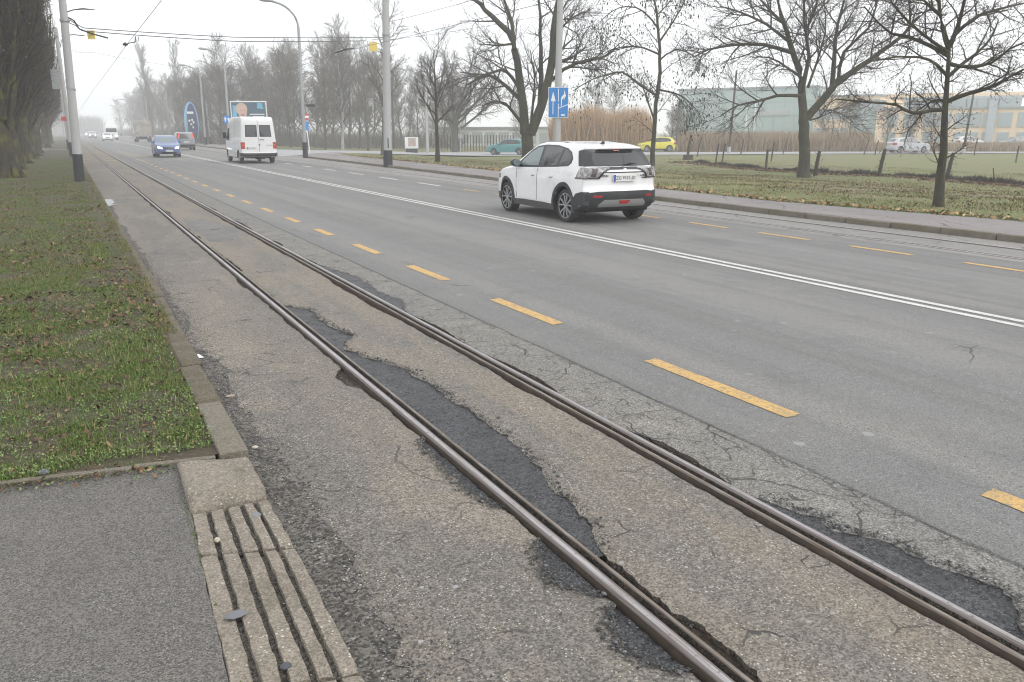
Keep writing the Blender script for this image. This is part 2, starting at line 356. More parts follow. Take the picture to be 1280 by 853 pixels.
# left verge with its kerb line; the footway crosses it near the camera
def verge_z(x, y): return .035 + .018 * n2(x * .9, y * .9, 3) + .012 * n2(x * 4, y * 4, 5)
mb = MB()
def vy0(x): return 4.47 + (.2 - x) * .19 if x < .2 else 4.47
cols = lin(-60, -8, 6)[:-1] + lin(-8, -2, 8)[:-1] + lin(-2, .58, 26)
rows = lin(0, 10, 80)[:-1] + lin(10, 30, 60)[:-1] + lin(30, 90, 40)[:-1] + lin(90, 735, 30)
mb.grid([[(x if x < .5 else (.5 + (x - .5) * ((.5 + .5 * min(1, t)) + .7 * max(0, min(1, (t - 3) / 5)) * (1 + .6 * n1(t * 1.7, 4)))), vy0(x) + t, verge_z(x, vy0(x) + t) + (.012 if x > .3 and t > 6 else 0)) for x in cols] for t in rows])
verge = structure('grass_verge', mb, M['soil'])
mb = MB()
def fe(y): return interp(y, [(1.3, .222), (2.4, .246), (3.38, .279), (3.8, .300), (4.4, .310)]) + .016 + .006 * n1(y * 8, 3)
mb.grid([[(fe(y) - 40 * t ** 3 if t > .3 else fe(y) - t * 1.2, y, .022 + .006 * n2(t * 9, y, 9) - (.03 if t == 0 else 0)) for t in (0, .006, .03, .06, .12, .2, .3, .4, .6, 1)] for y in lin(-10, 1, 6)[:-1] + lin(1, 4.75, 150)])
footway = structure('footway', mb, M['footway'])
mb = MB()
for k in range(6):
    xa, xb = .285 - .42 * (k + 1), .285 - .42 * k - .008
    mb = MB(); mb.box((0, 0, 0), (xb - xa, .045, .16)); o = mb.build('edging_stone', M['kerb'], verge, bevel=.008); xm = (xa + xb) / 2 + .24
    o.location = (xm, vy0(xm) - .012, -.036 + .004 * n1(k * 3.3)); o.rotation_euler = (0, 0, -.187)
for yc, wd in ((90, 5), (205, 14)):
    mb = sheet([-40, -10, .5], [yc - wd / 2, yc + wd / 2], lambda x, y: .075); structure('crossing_path', mb, M['footway'])
# right-hand footway and kerb
def kx(y): return interp(y, [(-12, 13.75), (7.5, 13.62), (13, 13.47), (34, 14.05), (57, 14.3), (62, 16.0), (66, 19)])
def sx_(y): return interp(y, [(-12, 16.6), (9, 15.95), (14.6, 15.25), (40, 16.9), (57, 17.4), (62, 18.3), (66, 20)])
ysr = lin(-12, 56, 68) + lin(57, 66, 12)
mb = MB(); mb.grid([[(kx(y) + .12 + (sx_(y) - kx(y) - .12) * t, y, .115 + .008 * n2(y * .7, t * 2, 2)) for t in (0, .25, .5, .75, 1)] for y in ysr])
sidewalk = structure('sidewalk', mb, M['sidewalk'])
mb = MB(); mb.grid([[(x + 13.9, y, .115) for x in (0, .8, 1.6, 2.4, 3)] for y in lin(84, 735, 30)]); structure('sidewalk', mb, M['sidewalk'])
kerb_r = tag(bpy.data.objects.new('kerb_line', None), kind='structure'); COL.objects.link(kerb_r)
y = -6.0; i = 0
kmesh = {}
while y < 65:
    L_ = 1.0; a = math.atan2(kx(y + L_) - kx(y), L_); key = i % 4
    if key not in kmesh:
        b_ = MB(); b_.box((0, 0, 0), (.15, .985, .28)); o = b_.build('kerb_stone', M['kerb'], kerb_r, bevel=.022)
        for v in o.data.vertices: v.co.x += .006 * n2(v.co.y * 4, v.co.z * 4, key); v.co.z += .006 * n2(v.co.y * 5, v.co.x * 4, key + 9)
        kmesh[key] = o.data
    else:
        o = bpy.data.objects.new('kerb_stone', kmesh[key]); COL.objects.link(o); o.parent = kerb_r
    o.location = ((kx(y) + kx(y + L_)) / 2 + .07 + random.Random(i).uniform(-.012, .012), y + L_ / 2, -.018 + random.Random(i + 50).uniform(-.012, .008)); o.rotation_euler = (0, 0, -a); y += L_ * (1 if a < .3 else math.cos(a)); i += 1
mb = MB(); mb.box((13.85, 410, .0), (.15, 650, .24)); mb.build('far_kerb', M['kerb'], kerb_r)
# meadow right of the footway, falling away to the side street
mb = MB()
def mz(x, y): return tz(x) + .03 * n2(x * .5, y * .5, 4) + .012 * n2(x * 2, y * 2, 6)
mb.grid([[((sx_(y) - .02) + (110 if t > 1 else 0) * (t - 1) + (28 - 0) * min(t, 1), y, 0) for t in lin(0, 1, 40) + [1.1, 1.3, 1.7, 2.4, 3.4]] for y in lin(-12, 66, 90) ])
mb.v = [(x, y, mz(x, y)) for x, y, z in mb.v]
meadow = structure('meadow', mb, M['meadow'])
mb = MB(); mb.grid([[(17.3 + t, y, (.1 if t < 2 else tz(17.3 + t)) + .03 * n2(t * .3, y * .3, 3)) for t in (0, 2, 5, 9, 14, 25, 45, 80, 130, 220, 340)] for y in lin(83, 160, 14) + lin(180, 735, 14)])
structure('park_lawn', mb, M['meadow'])
# side street
NEAR = [(13.6, 60.6), (15.9, 62.2), (20.74, 66), (27.5, 67.5), (33, 66.8), (36, 65.2), (41.7, 64.2), (51.2, 61.6), (66, 57.6), (88.5, 48.6), (140, 26), (200, 0)]
FAR = [(13.6, 84), (18.9, 83.5), (28.6, 85), (33, 83.5), (38, 79.5), (44, 75.5), (50, 72.6), (58, 69), (72.5, 63), (99.4, 52), (150, 30), (210, 4)]
def sz(x): return tz(x) + .06 if x > 22 else interp(x, [(13, .012), (16, .03), (22, tz(22) + .06)])
mb = MB(); mb.grid([[(a[0] + (b[0] - a[0]) * t, a[1] + (b[1] - a[1]) * t, sz(a[0] + (b[0] - a[0]) * t)) for t in (0, .33, .66, 1)] for a, b in zip(NEAR, FAR)])
M['street'] = mat('side_street_asphalt', (.30, .30, .305), .8, layers=[(.5, .4, .7, (.35, .35, .35), .6)])
structure('side_street', mb, M['street'])
# field beyond side street
mb = MB()
mb.grid([[(b[0] + dx * .42, b[1] + dx, tz(b[0]) + .02) for dx in (0, 6, 14, 40, 120)] for b in FAR[3:]])
structure('far_field', mb, M['meadow'])

# ------------------------------------------------------------------ track: bed, paving strips, patches, rails
track = tag(bpy.data.objects.new('tram_track', None), kind='structure'); COL.objects.link(track)
YN = lin(.4, 13, 630)[:-1] + lin(13, 40, 180)[:-1] + lin(40, 120, 80)[:-1] + lin(120, 735, 40)
rnd = random.Random(4)
mb = MB(); mb.grid([[(x, y, -.052 + .012 * n2(x * 9, y * 6, 1)) for x in (1.3, 1.55, 1.66, 1.85, 2.0, 2.2, 2.4, 2.6, 2.7, 2.86, 3.0, 3.15, 3.37)] for y in YN[::2]])
structure('track_bed', mb, M['dirt'])
MAIN = [(2.60, 1.86), (2.71, 1.90), (2.78, 1.95), (2.86, 1.99), (3.11, 2.0), (3.29, 2.01), (3.61, 2.1), (4.01, 2.15), (4.37, 2.145), (4.63, 2.15), (4.9, 2.125), (5.29, 2.14), (5.62, 2.12), (6.02, 2.01), (6.22, 1.93), (6.5, 1.885), (6.67, 1.93), (6.91, 2.08), (7.38, 2.01), (7.71, 1.985), (8.2, 2.03), (8.36, 1.9), (8.5, 1.86)]
P5 = [(1.3, 2.87), (1.41, 2.92), (1.47, 3.03), (1.53, 3.09), (1.6, 3.13), (1.73, 3.12), (1.9, 3.06), (2.03, 3.08), (2.2, 3.01), (2.26, 2.93), (2.4, 2.97), (2.56, 2.92), (2.7, 2.885)]
P6 = [(7.7, 2.88), (7.95, 3.0), (8.2, 3.03), (8.8, 2.99), (9.75, 3.08), (10.5, 2.98), (11.1, 2.88)]
P2 = [(3.2, 1.675), (3.3, 1.65), (3.48, 1.605), (3.89, 1.635), (4.14, 1.64), (4.25, 1.68)]
P3 = [(2.32, 1.675), (2.4, 1.63), (2.48, 1.57), (2.63, 1.575), (2.77, 1.63), (2.85, 1.68)]
P4 = [(1.8, 1.67), (1.88, 1.61), (2.0, 1.555), (2.17, 1.6), (2.26, 1.67)]
HOLE = [(5.35, 1.68), (5.5, 1.6), (5.75, 1.58), (5.95, 1.66)]
def jag(y, s, a): return a * (n1(y * 9, s) + .6 * n1(y * 27, s + 3) + .3 * n1(y * 70, s + 7))
def fade(y): return 1 if y < 20 else max(0, 1 - (y - 20) / 20)
def e_left(y):   # right edge of the left strip
    e = 1.690 - .03 * abs(n1(y * 2.2, 11)) - max(0, n1(y * .9, 12) - .25) * .16 * fade(y)
    for P in (P2, P3, P4, HOLE):
        if P[0][0] < y < P[-1][0]: e = min(e, interp(y, P) + jag(y, 6, .02))
    return e + jag(y, 1, .012) * fade(y)
def e_midl(y):
    e = 1.822 + max(0, n1(y * 1.1, 22) - .1) * .1 * fade(y) + (.035 if y < 2.7 else 0)
    if MAIN[0][0] < y < MAIN[-1][0]: e = max(e, interp(y, MAIN))
    return max(1.816, e + jag(y, 2, .03) * fade(y))
def e_midr(y): return min(2.724, 2.704 - .018 * abs(n1(y * 3, 31)) - max(0, n1(y * .8, 32) - .3) * .12 * fade(y) + jag(y, 3, .008) * fade(y))
def e_right(y):
    e = 2.852 + max(0, n1(y * 1.3, 41) + .25) * .1 * fade(y)
    for P in (P5, P6):
        if P[0][0] < y < P[-1][0]: e = max(e, interp(y, P) + jag(y, 9, .03))
    return max(2.842, e + jag(y, 4, .014) * fade(y))
def zs(x, y): return -.008 + .004 * n2(x * 2.5, y * 1.2, 7) + .0025 * n2(x * 14, y * 14, 8)
def strip(name, ea, eb, n, m, za=0., zb=0., skirt=(True, True)):
    mb = MB(); P = []
    for y in YN:
        a, b = ea(y), eb(y); row = []
        ja, jb = .003, .003
        if skirt[0]: row.append((a + .012, y, -.06))
        for k in range(n + 1):
            t = k / n; t = t * t * (3 - 2 * t) if n > 4 else t; x = a + (b - a) * t
            z = zs(x, y) + za * max(0, 1 - (x - a) / .12) + zb * max(0, 1 - (b - x) / .12)
            if (k == 0 and skirt[0]) or (k == n and skirt[1]): z -= .006
            row.append((x, y, z))
        if skirt[1]: row.append((b - .012, y, -.06))
        P.append(row)
    mb.grid(P); return structure(name, mb, m, track, angle=50)
strip('paving_strip', lambda y: .60, e_left, 10, M['strip'], 0, -.008, (False, True))
strip('paving_strip', e_midl, e_midr, 10, M['mid'], -.002, -.008)
strip('paving_strip', e_right, lambda y: 3.40, 6, M['edge'], -.006, -.006, (True, False))
def patch(P, x_in, sgn, m=M['patch'], z=-.022):
    ys = lin(P[0][0], P[-1][0], int((P[-1][0] - P[0][0]) / .02)); rows = []
    for y in ys:
        xo = interp(y, P) + sgn * .03; row = []
        for k in range(15):
            x = x_in + (xo - x_in) * k / 14
            row.append((x, y, z + .012 * n2(x * 7, y * 5, 2) + .008 * n2(x * 45, y * 45, 3) + .004 * n2(x * 100, y * 100, 6)))
        rows.append(row)
    mb = MB(); mb.grid(rows); return structure('asphalt_patch', mb, m, track, angle=80)
patch(MAIN, 1.814, 1); patch(P5, 2.84, 1); patch(P6, 2.84, 1); patch(P2, 1.69, -1, z=-.03); patch(P3, 1.69, -1, z=-.03); patch(P4, 1.69, -1, z=-.036)
mb = MB(); rows = []
for k in range(60):
    t = k / 59; y = 14.2 + 3.6 * t; a = 1.9 + .05 * abs(n1(y * 2, 3)); b = 2.62 + .03 * n1(y * 3, 8)
    rows.append([(a + (b - a) * q / 8 * (.55 + .45 * min(1, 4 * t, 3 * (1 - t))), y + .45 * n1(q * .4, 2 + (t > .5)) + .12 * n1(q * 1.9, 5), .004 - .012 * (q in (0, 8) or k in (0, 59))) for q in range(9)])
mb.grid(rows); structure('asphalt_patch', mb, M['oldpatch'], track)
mb = MB(); rows = []
for k in range(40):
    y = 22.2 + 2.4 * k / 39; rows.append([(.70 + (.2 + .14 * n1(y * 2.3, 4) + .12 * n1(y * 6, 7)) * q / 5 * min(1, 2.2 * math.sin(math.pi * (k + .3) / 40)), y, .0045) for q in range(6)])
mb.grid(rows)
M['puddle'] = mat('puddle_water', (.06, .06, .06), .22, spec=.35)
structure('puddle', mb, M['puddle'])
def rail(x0, flip, name='rail'):
    prof = [(0, -.07, 1), (0, -.006, 1), (.005, .003, 0), (.012, .0065, 0), (.036, .0075, 0), (.047, .005, 0), (.052, -.002, 0), (.0535, -.03, 2), (.084, -.034, 2), (.088, -.004, 1), (.091, .002, 1), (.105, .002, 1), (.110, -.006, 1), (.110, -.07, 1)]
    mb = MB(); ys = lin(-1, 40, 120) + lin(45, 735, 60)
    P = [[((x0 + p[0]) if not flip else (x0 - p[0]), y, p[1] + .0008 * n1(y * 2, x0)) for p in prof] for y in ys]; k = len(prof)
    vs = [q for r in P for q in r]
    for j in range(k - 1):
        mb.add([], [], 0); mi = prof[j + 1][2] if prof[j + 1][2] != 0 or prof[j][2] != 0 else 0
        if j == 1: mi = 0
    mb.v = vs
    for i_ in range(len(ys) - 1):
        for j in range(k - 1):
            mb.f.append((i_ * k + j, i_ * k + j + 1, (i_ + 1) * k + j + 1, (i_ + 1) * k + j))
            mb.m.append(1 if j == 0 else 4 if j == 3 else 0 if j < 6 else 2 if j < 9 else 3 if 9 <= j < 12 else 1)
    return mb.build(name, [M['railedge'], M['railside'], M['groove'], M['lip'], M['rail']], track, angle=40)
M['railedge'] = mat('rail_head_edge', (.2, .175, .165), .5, metal=.8, layers=[(7, .45, .68, (.1, .08, .066), .8, (20, .3, 1))])
M['lip'] = mat('rail_lip_worn', (.2, .165, .135), .5, metal=.5, layers=[(6, .42, .7, (.09, .066, .048), .8, (20, .5, 1)), (40, .45, .75, (.4, .37, .35), .5, (1, .1, 1))])
rail(1.705, False); rail(2.838, True)
# opposite track, flush in its own strip
track2 = tag(bpy.data.objects.new('tram_track', None), kind='structure'); COL.objects.link(track2)
M['strip2'] = mat('far_track_paving', (.235, .222, .208), .85, layers=[(.5, .4, .65, (.19, .18, .17), .7, (2, .3, 1)), (3, .5, .75, (.27, .255, .235), .5)], agg=(100, .3, .3), cracks=[(.8, .016, .45, .6, (.08, .075, .07))])
mb = MB(); mb.grid([[(11.5 + (kx(y) - 11.48) * t if y < 60 else 11.5 + 2.4 * t, y, .006 - .008 * (t in (0,))) for t in (0, .3, .6, 1)] for y in lin(-12, 60, 72) + lin(64, 735, 40)])
structure('paving_strip', mb, M['strip2'], track2)
for x0 in (11.85, 12.85):
    mb = MB(); mb.grid([[(x0 + dx, y, z_) for dx, z_ in ((0, .007), (.004, .013), (.05, .013), (.055, .007))] for y in lin(-12, 735, 90)]); mb.build('rail', M['rail'], track2)
    mb = MB(); mb.grid([[(x0 + dx, y, .0095) for dx in ((.056, .13) if x0 < 12 else (-.08, -.002))] for y in lin(-12, 735, 90)]); mb.build('rail_groove', M['groove'], track2)

# ------------------------------------------------------------------ road markings (children of the road)
def quad_mark(x0, x1, y0, y1, m, name='lane_dash', z=.004, skew=0, n=40):
    mb = MB(); mb.grid([[(x + .005 * n1(y0 * 3 + k * .9, x) + .003 * n1(y0 * 5 + k * 2.7, x), y0 + (y1 - y0) * k / n + skew * (x - x0) + (.015 * n1(x * 60, y0) if k in (0, n) else 0), z) for x in lin(x0, x1, 4)] for k in range(n + 1)])
    return mb.build(name, m, road)
DASH = [(.75, 2.15), (3.43, 4.93), (6.34, 7.68), (8.99, 10.24), (11.51, 12.68), (14.03, 15.06)] + [(16.4 + 2.45 * k, 17.45 + 2.45 * k) for k in range(18)]
for a, b in DASH: quad_mark(3.865, 4.0, a, b, M['yellowpaint'], skew=.12)
for a, b in [(1.5, 2.8), (3.5, 4.8), (5.5, 6.8), (7.62, 8.73), (9.55, 10.7), (11.54, 12.62), (13.6, 14.6)] + [(15.7 + 2.2 * k, 16.8 + 2.2 * k) for k in range(4)]: quad_mark(10.83, 10.95, a, b, M['yellowpaint'])
for k in range(9): quad_mark(10.8, 10.93, 25.2 + 4.1 * k, 27.2 + 4.1 * k, M['whitepaint'])
mb = MB(); mb.grid([[(x, y, .004) for x in (7.70, 7.80)] for y in lin(-10, 200, 60)]); mb.build('solid_line', M['whitepaint'], road)
mb = MB(); mb.grid([[(x, y, .004) for x in (7.90, 8.0)] for y in lin(-10, 200, 60)]); mb.build('solid_line', M['whitepaint'], road)
for k in range(6): quad_mark(3.7 + .12 * (k % 2), 5.4 - .2 * k, 64 + k * 3.3, 64.9 + k * 3.3, M['yellowworn'], 'hatch_mark', .005)
for k in range(9):
    mb = MB(); yy = 56 + k * 3.6; mb.grid([[(x, yy + (x - .8) * .35 + q, .006) for x in (.75, 1.6)] for q in (0, .8)]); mb.build('hatch_mark', M['yellowworn'], track)
    mb = MB(); mb.grid([[(x, yy + (x - .8) * .35 + q, .006) for x in (1.92, 2.6)] for q in (0, .8)]); mb.build('hatch_mark', M['yellowworn'], track)

# ------------------------------------------------------------------ near kerb, end block, grooved slabs
kerb_l = tag(bpy.data.objects.new('kerb_line', None), kind='structure'); COL.objects.link(kerb_l)
y = 4.40; i = 0
while y < 64:
    L_ = 1.0 if i else .98
    x = interp(y, [(4.4, .61), (5.5, .63), (9, .66), (20, .62), (60, .58)])
    b_ = MB(); b_.box((0, 0, 0), (.155, L_ - .012, .24)); o = b_.build('kerb_stone', M['kerb'] if y < 4.5 else M['kerbdirty'], kerb_l, bevel=.016)
    for v in o.data.vertices: v.co.x += .008 * n2(v.co.y * 6, v.co.z * 6, i); v.co.z += .006 * n2(v.co.y * 7, v.co.x * 9, i + .5)
    rr = random.Random(i)
    o.location = (x + rr.uniform(-.006, .006), y + L_ / 2, -.068 + rr.uniform(-.005, .005) - (.012 if i else 0)); o.rotation_euler = (rr.uniform(-.004, .004), rr.uniform(-.01, .01), rr.uniform(-.008, .008)); y += L_; i += 1
mb = MB(); mb.box((.57, 400, -.06), (.15, 670, .24)); mb.build('far_kerb', M['kerb'], kerb_l)
def lumpy(o, a, f, s):
    for v in o.data.vertices:
        c = v.co * f; v.co += Vector((mnoise.noise(c + Vector((s, 0, 0))), mnoise.noise(c + Vector((0, s, 9))), mnoise.noise(c + Vector((5, 9, s))))) * a
def stone_block(name, quad, z0, z1, m, parent, nx=8, ny=10, bev=.02, a=.006, s=0, slope=0):
    "quad: 4 ground corners counter-clockwise from the near left"
    mb = MB(); q = [Vector((p[0], p[1], 0)) for p in quad]
    def pt(u, v, z): p = (q[0] * (1 - u) + q[1] * u) * (1 - v) + (q[3] * (1 - u) + q[2] * u) * v; return (p.x, p.y, z)
    us = [0, bev * 2] + lin(bev * 4, 1 - bev * 4, nx) + [1 - bev * 2, 1]; vs_ = [0, bev * 1.6] + lin(bev * 4, 1 - bev * 4, ny) + [1 - bev * 1.6, 1]
    P = []
    for jv, v in enumerate(vs_):
        row = [pt(0, v, z0)]
        for ju, u in enumerate(us):
            e = (ju in (0, len(us) - 1)) + (jv in (0, len(vs_) - 1)); z = z1 - .012 * e - slope * max(0, .22 - v) / .22
            row.append(pt(u, v, z))
        row.append(pt(1, v, z0)); P.append(row)
    P.insert(0, [(r[0], r[1], z0) for r in P[0]]); P.append([(r[0], r[1], z0) for r in P[-1]])
    mb.grid(P); o = mb.build(name, m, parent, angle=60); lumpy(o, a, 16, s); return o
ramp_block = stone_block('end_block', [(.305, 3.80), (.665, 3.80), (.665, 4.27), (.315, 4.395)], -.08, .068, M['slab'], kerb_l, a=.007, s=2, slope=.035)
def grooved(q, s):
    "q corners near-left, near-right, far-right, far-left"
    base = stone_block('grooved_slab', [(q[0][0] + .004, q[0][1] + .01), (q[1][0] - .004, q[1][1] + .01), (q[2][0] - .004, q[2][1] - .008), (q[3][0] + .004, q[3][1] - .008)], -.09, .006, M['groovefill'], kerb_l, a=.004, s=s)
    cuts = [0, .185, .235, .40, .455, .615, .67, .80, .845, 1]; Q = [Vector((p[0], p[1], 0)) for p in q]
    for k in range(5):
        a, b = cuts[2 * k], cuts[2 * k + 1]
        n_, f_ = lambda u: Q[0] * (1 - u) + Q[1] * u, lambda u: Q[3] * (1 - u) + Q[2] * u
        cs = [n_(a), n_(b), f_(b), f_(a)]
        stone_block('rib', [(p.x, p.y) for p in cs], -.03, .026 + .002 * (k % 2), M['slab'], base, nx=3, ny=22, bev=.03, a=.0065, s=s + k)
    return base
M['groovefill'] = mat('groove_grit', (.07, .062, .052), .95, agg=(110, .6, .9), chips=[(60, .9, (.3, .28, .25))])
grooved([(.288, 3.385), (.668, 3.255), (.66, 3.79), (.31, 3.79)], 1)
grooved([(.255, 2.405), (.655, 2.30), (.668, 3.238), (.286, 3.368)], 21)
grooved([(.23, 1.37), (.63, 1.29), (.655, 2.282), (.253, 2.388)], 41)
mb = MB(); rows = []
for k in range(900):
    y = .5 + 22 * (k / 899) ** 1.4; wdt = .10 + .10 * n1(y * .8, 2) + .05 * n1(y * 3.1, 5) + .02 * n1(y * 11, 6) + (.12 if 2 < y < 4 else .06 if y < 7 else 0) * (.5 + .5 * math.sin(y * 1.3) ** 2)
    rows.append([(.655 + max(.04, wdt * 1.25) * q / 9, y, .0015 - .0009 * q + .011 * n2(q * .55, y * 7, 3) + .007 * n2(q * 1.7, y * 26, 5) - .008 * (q == 9)) for q in range(10)])
M['gutter'] = mat('gutter_grit', (.11, .1, .088), .92, agg=(80, .65, 1), chips=[(60, .9, (.36, .34, .31)), (45, .9, (.03, .03, .03))], layers=[(6, .42, .65, (.055, .05, .044), .7)], bump=[(26, .8, .015)])
mb.grid(rows); structure('gutter_dirt', mb, M['gutter'], track, angle=80)
# gravel and loose chips
def chips(name, n, f, seed, m, rmin, rmax, parent=None, flat=.6):
    r = np.random.RandomState(seed); base = np.array([(1, 0, 0), (-1, 0, 0), (0, 1, 0), (0, -1, 0), (0, 0, 1), (0, 0, -1)], float)
    fc = np.array([(0, 2, 4), (2, 1, 4), (1, 3, 4), (3, 0, 4), (2, 0, 5), (1, 2, 5), (3, 1, 5), (0, 3, 5)])
    pos = np.array([f(r) for _ in range(n)]); sc_ = r.uniform(rmin, rmax, (n, 1, 3)) * (.7 + .6 * r.rand(n, 1, 1)); sc_[:, :, 2] *= flat
    a = r.rand(n) * 6.3; v = base[None] * sc_ * (1 + .5 * (r.rand(n, 6, 1) - .5))
    x = v[:, :, 0] * np.cos(a)[:, None] - v[:, :, 1] * np.sin(a)[:, None]; yv = v[:, :, 0] * np.sin(a)[:, None] + v[:, :, 1] * np.cos(a)[:, None]
    v = np.stack([x, yv, v[:, :, 2]], -1) + pos[:, None]
    F = (fc[None] + (np.arange(n) * 6)[:, None, None]).reshape(-1, 3)
    o = mesh_np(name, v.reshape(-1, 3), F, m, parent); o['kind'] = 'stuff'; return o
def gf(r):
    y = 1.9 + 11 * r.rand() ** 1.3; return (.70 + abs(r.randn()) * .11 * (1.4 if y < 5 else 1), y, -.003)
chips('gravel', 6500, gf, 3, M['gravel'], .0025, .0065)
def gf2(r):
    y = 2 + 6 * r.rand(); return ((1.64, 1.87, 2.66, 2.9)[r.randint(4)] + .02 * r.randn(), y, -.035)
chips('gravel', 1400, gf2, 5, M['gravel'], .002, .006)
def gf3(r): return (.3 + .36 * r.rand(), 1.4 + 2.4 * r.rand(), .008)
chips('gravel', 900, gf3, 6, M['gravel'], .0025, .005)
def gf4(r): return (.7 + 2.6 * r.rand(), 1.2 + 7 * r.rand() ** 1.4, -.006)
chips('gravel', 1500, gf4, 8, M['gravel'], .001, .003)
def gfe(r):
    P, sg_ = ((MAIN, 1), (MAIN, 1), (P5, 1), (P3, -1), (P2, -1), (P4, -1))[r.randint(6)]; y = P[0][0] + (P[-1][0] - P[0][0]) * r.rand(); return (interp(y, P) + sg_ * abs(r.randn()) * .035 - sg_ * .01, y, -.004)
M['tarchips'] = mat('loose_tar_chips', (.05, .05, .05), .7, island=[(0, (.03, .03, .03)), (.8, (.07, .07, .07)), (1, (.22, .21, .2))])
chips('gravel', 3000, gfe, 15, M['tarchips'], .0025, .007); chips('gravel', 260, gfe, 18, M['tarchips'], .007, .014)
def gfm(r): return (.288 + (r.rand() - .5) * .012, 1.3 + 3.1 * r.rand(), .02)
chips('moss', 700, gfm, 16, mat('joint_moss', (.07, .085, .02), .95), .004, .009)
def pebble(loc, d, label, m=M['stone'], cat='stone', name='pebble'):
    mb = MB(); n_, k_ = 10, 6
    for i_ in range(k_ + 1):
        t = math.pi * i_ / k_ - math.pi / 2
        for j in range(n_):
            a = 2 * math.pi * j / n_; q = 1 + .18 * n2(math.cos(a) * 1.3, math.sin(a) * 1.3, loc[0] * 9 + loc[1])
            mb.v.append((math.cos(t) * math.cos(a) * d[0] * q, math.cos(t) * math.sin(a) * d[1] * q, math.sin(t) * d[2] + d[2] * .8))
    for i_ in range(k_):
        for j in range(n_): mb.f.append((i_ * n_ + j, i_ * n_ + (j + 1) % n_, (i_ + 1) * n_ + (j + 1) % n_, (i_ + 1) * n_ + j))
    mb.m = [0] * len(mb.f); o = mb.build(name, m); o.location = loc; return tag(o, label, cat)
pebble((.345, 2.815, .03), (.045, .026, .009), 'flat grey pebble lying on the ribs of the grooved slabs', mat('slate_pebble', (.15, .155, .165), .7))
pebble((.44, 2.44, .016), (.022, .016, .012), 'small dark round stone in a slab groove near the bottom edge', mat('dark_pebble', (.06, .065, .075), .6))
pebble((.575, 3.62, .018), (.022, .03, .012), 'grey stone wedged in the outer groove of the farther grooved slab')
pebble((.375, 3.46, .018), (.014, .018, .012), 'pale small stone in the inner groove of the farther slab', mat('pale_pebble', (.42, .37, .3), .8))
pebble((-.32, 4.62, .03), (.035, .025, .018), 'dark lump of stone at the grass edge beside the footway', mat('lump_stone', (.1, .105, .11), .85, layers=[(30, .5, .65, (.3, .3, .3), .7)]))
pebble((.75, 4.55, -.004), (.02, .016, .01), 'pale round pebble at the foot of the kerb in gravel', mat('cream_pebble', (.45, .4, .33), .8))
pebble((.79, 5.6, -.004), (.035, .02, .008), 'oval tan pebble lying in the gravel by the kerb', mat('tan_pebble', (.33, .26, .2), .85))
mb = MB(); mb.grid([[(.02 * i_, .05 * j, .004 * n2(i_, j, 1) + .004) for i_ in range(3)] for j in range(3)]); o = mb.build('paper_scrap', M['whitesign']); o.location = (.735, 6.72, -.0); o.rotation_euler = (0.1, .1, .3); tag(o, 'scrap of white paper on the gravel at the kerb foot', 'litter')

# ------------------------------------------------------------------ grass, leaves
def blades(name, n, xr, yr, hr, wr, zf, m, seed, clump=1.2, thr=-.1, tilt=.7):
    r = np.random.RandomState(seed); P = []
    tries = 0
    while len(P) < n and tries < 8:
        xs = r.uniform(*xr, n); u = r.rand(n); ys = yr[0] * (yr[1] / yr[0]) ** u
        for x, y in zip(xs, ys):
            d = n2(x * clump, y * clump, seed) + .5 * n2(x * clump * 4, y * clump * 4, seed + 2)
            if d > thr + .35 * r.randn(): P.append((x, y, zf(x, y), min(1, max(.3, .7 + d))))
            if len(P) >= n: break
        tries += 1
    P = np.array(P); n = len(P); a = r.rand(n) * 6.283; h = r.uniform(*hr, n) * P[:, 3]; wd = r.uniform(*wr, n); t = r.rand(n) * tilt
    b = a + 1.57 + r.randn(n) * .5; base = P[:, :3]
    s = np.stack([np.cos(a), np.sin(a), np.zeros(n)], -1) * wd[:, None]; d1 = np.stack([np.cos(b) * np.sin(t * .5), np.sin(b) * np.sin(t * .5), np.cos(t * .5)], -1) * (h * .55)[:, None]
    d2 = np.stack([np.cos(b) * np.sin(t * 1.6), np.sin(b) * np.sin(t * 1.6), np.cos(t * 1.6)], -1) * (h * .45)[:, None]
    v = np.stack([base - s, base + s, base + d1 + s * .8, base + d1 - s * .8, base + d1 + d2], 1)
    i0 = np.arange(n)[:, None] * 5
    F = np.concatenate([i0 + np.array([[0, 1, 2]]), i0 + np.array([[0, 2, 3]]), i0 + np.array([[3, 2, 4]])])
    o = mesh_np(name, v.reshape(-1, 3), F, m); o['kind'] = 'stuff'; return o
def vz(x, y): return verge_z(x, y) - .004
blades('grass', 150000, (-2.2, .545), (4.60, 15), (.016, .045), (.0013, .003), vz, M['grass'], 1, 2.1, .14, 1.55)
blades('grass', 2600, (-2.2, .55), (5.0, 14), (.06, .12), (.0014, .003), vz, M['grass'], 2, 1.1, .25, 1.0)
blades('grass', 60000, (-4.5, .53), (15, 60), (.02, .05), (.004, .009), vz, M['grass'], 3, 1.1, .05, 1.3)
blades('grass', 45000, (-4.5, .53), (11, 60), (.02, .05), (.004, .009), vz, M['drygrass'], 33, 1.3, -.1, 1.4)
blades('grass', 16000, (-2.0, .56), (6, 24), (.02, .05), (.0014, .004), vz, M['drygrass'], 7, 1.3, -.2, 1.2)
blades('grass', 5000, (.5, .66), (7.5, 40), (.02, .06), (.002, .005), lambda x, y: .045, M['drygrass'], 8, 1.3, -.3, 1.3)
blades('grass', 3500, (-2.2, .5), (4.6, 9), (.05, .1), (.0016, .003), vz, M['grasspale'], 9, 1.9, .1, 1.2)
def mzz(x, y): return mz(x, y) - .005
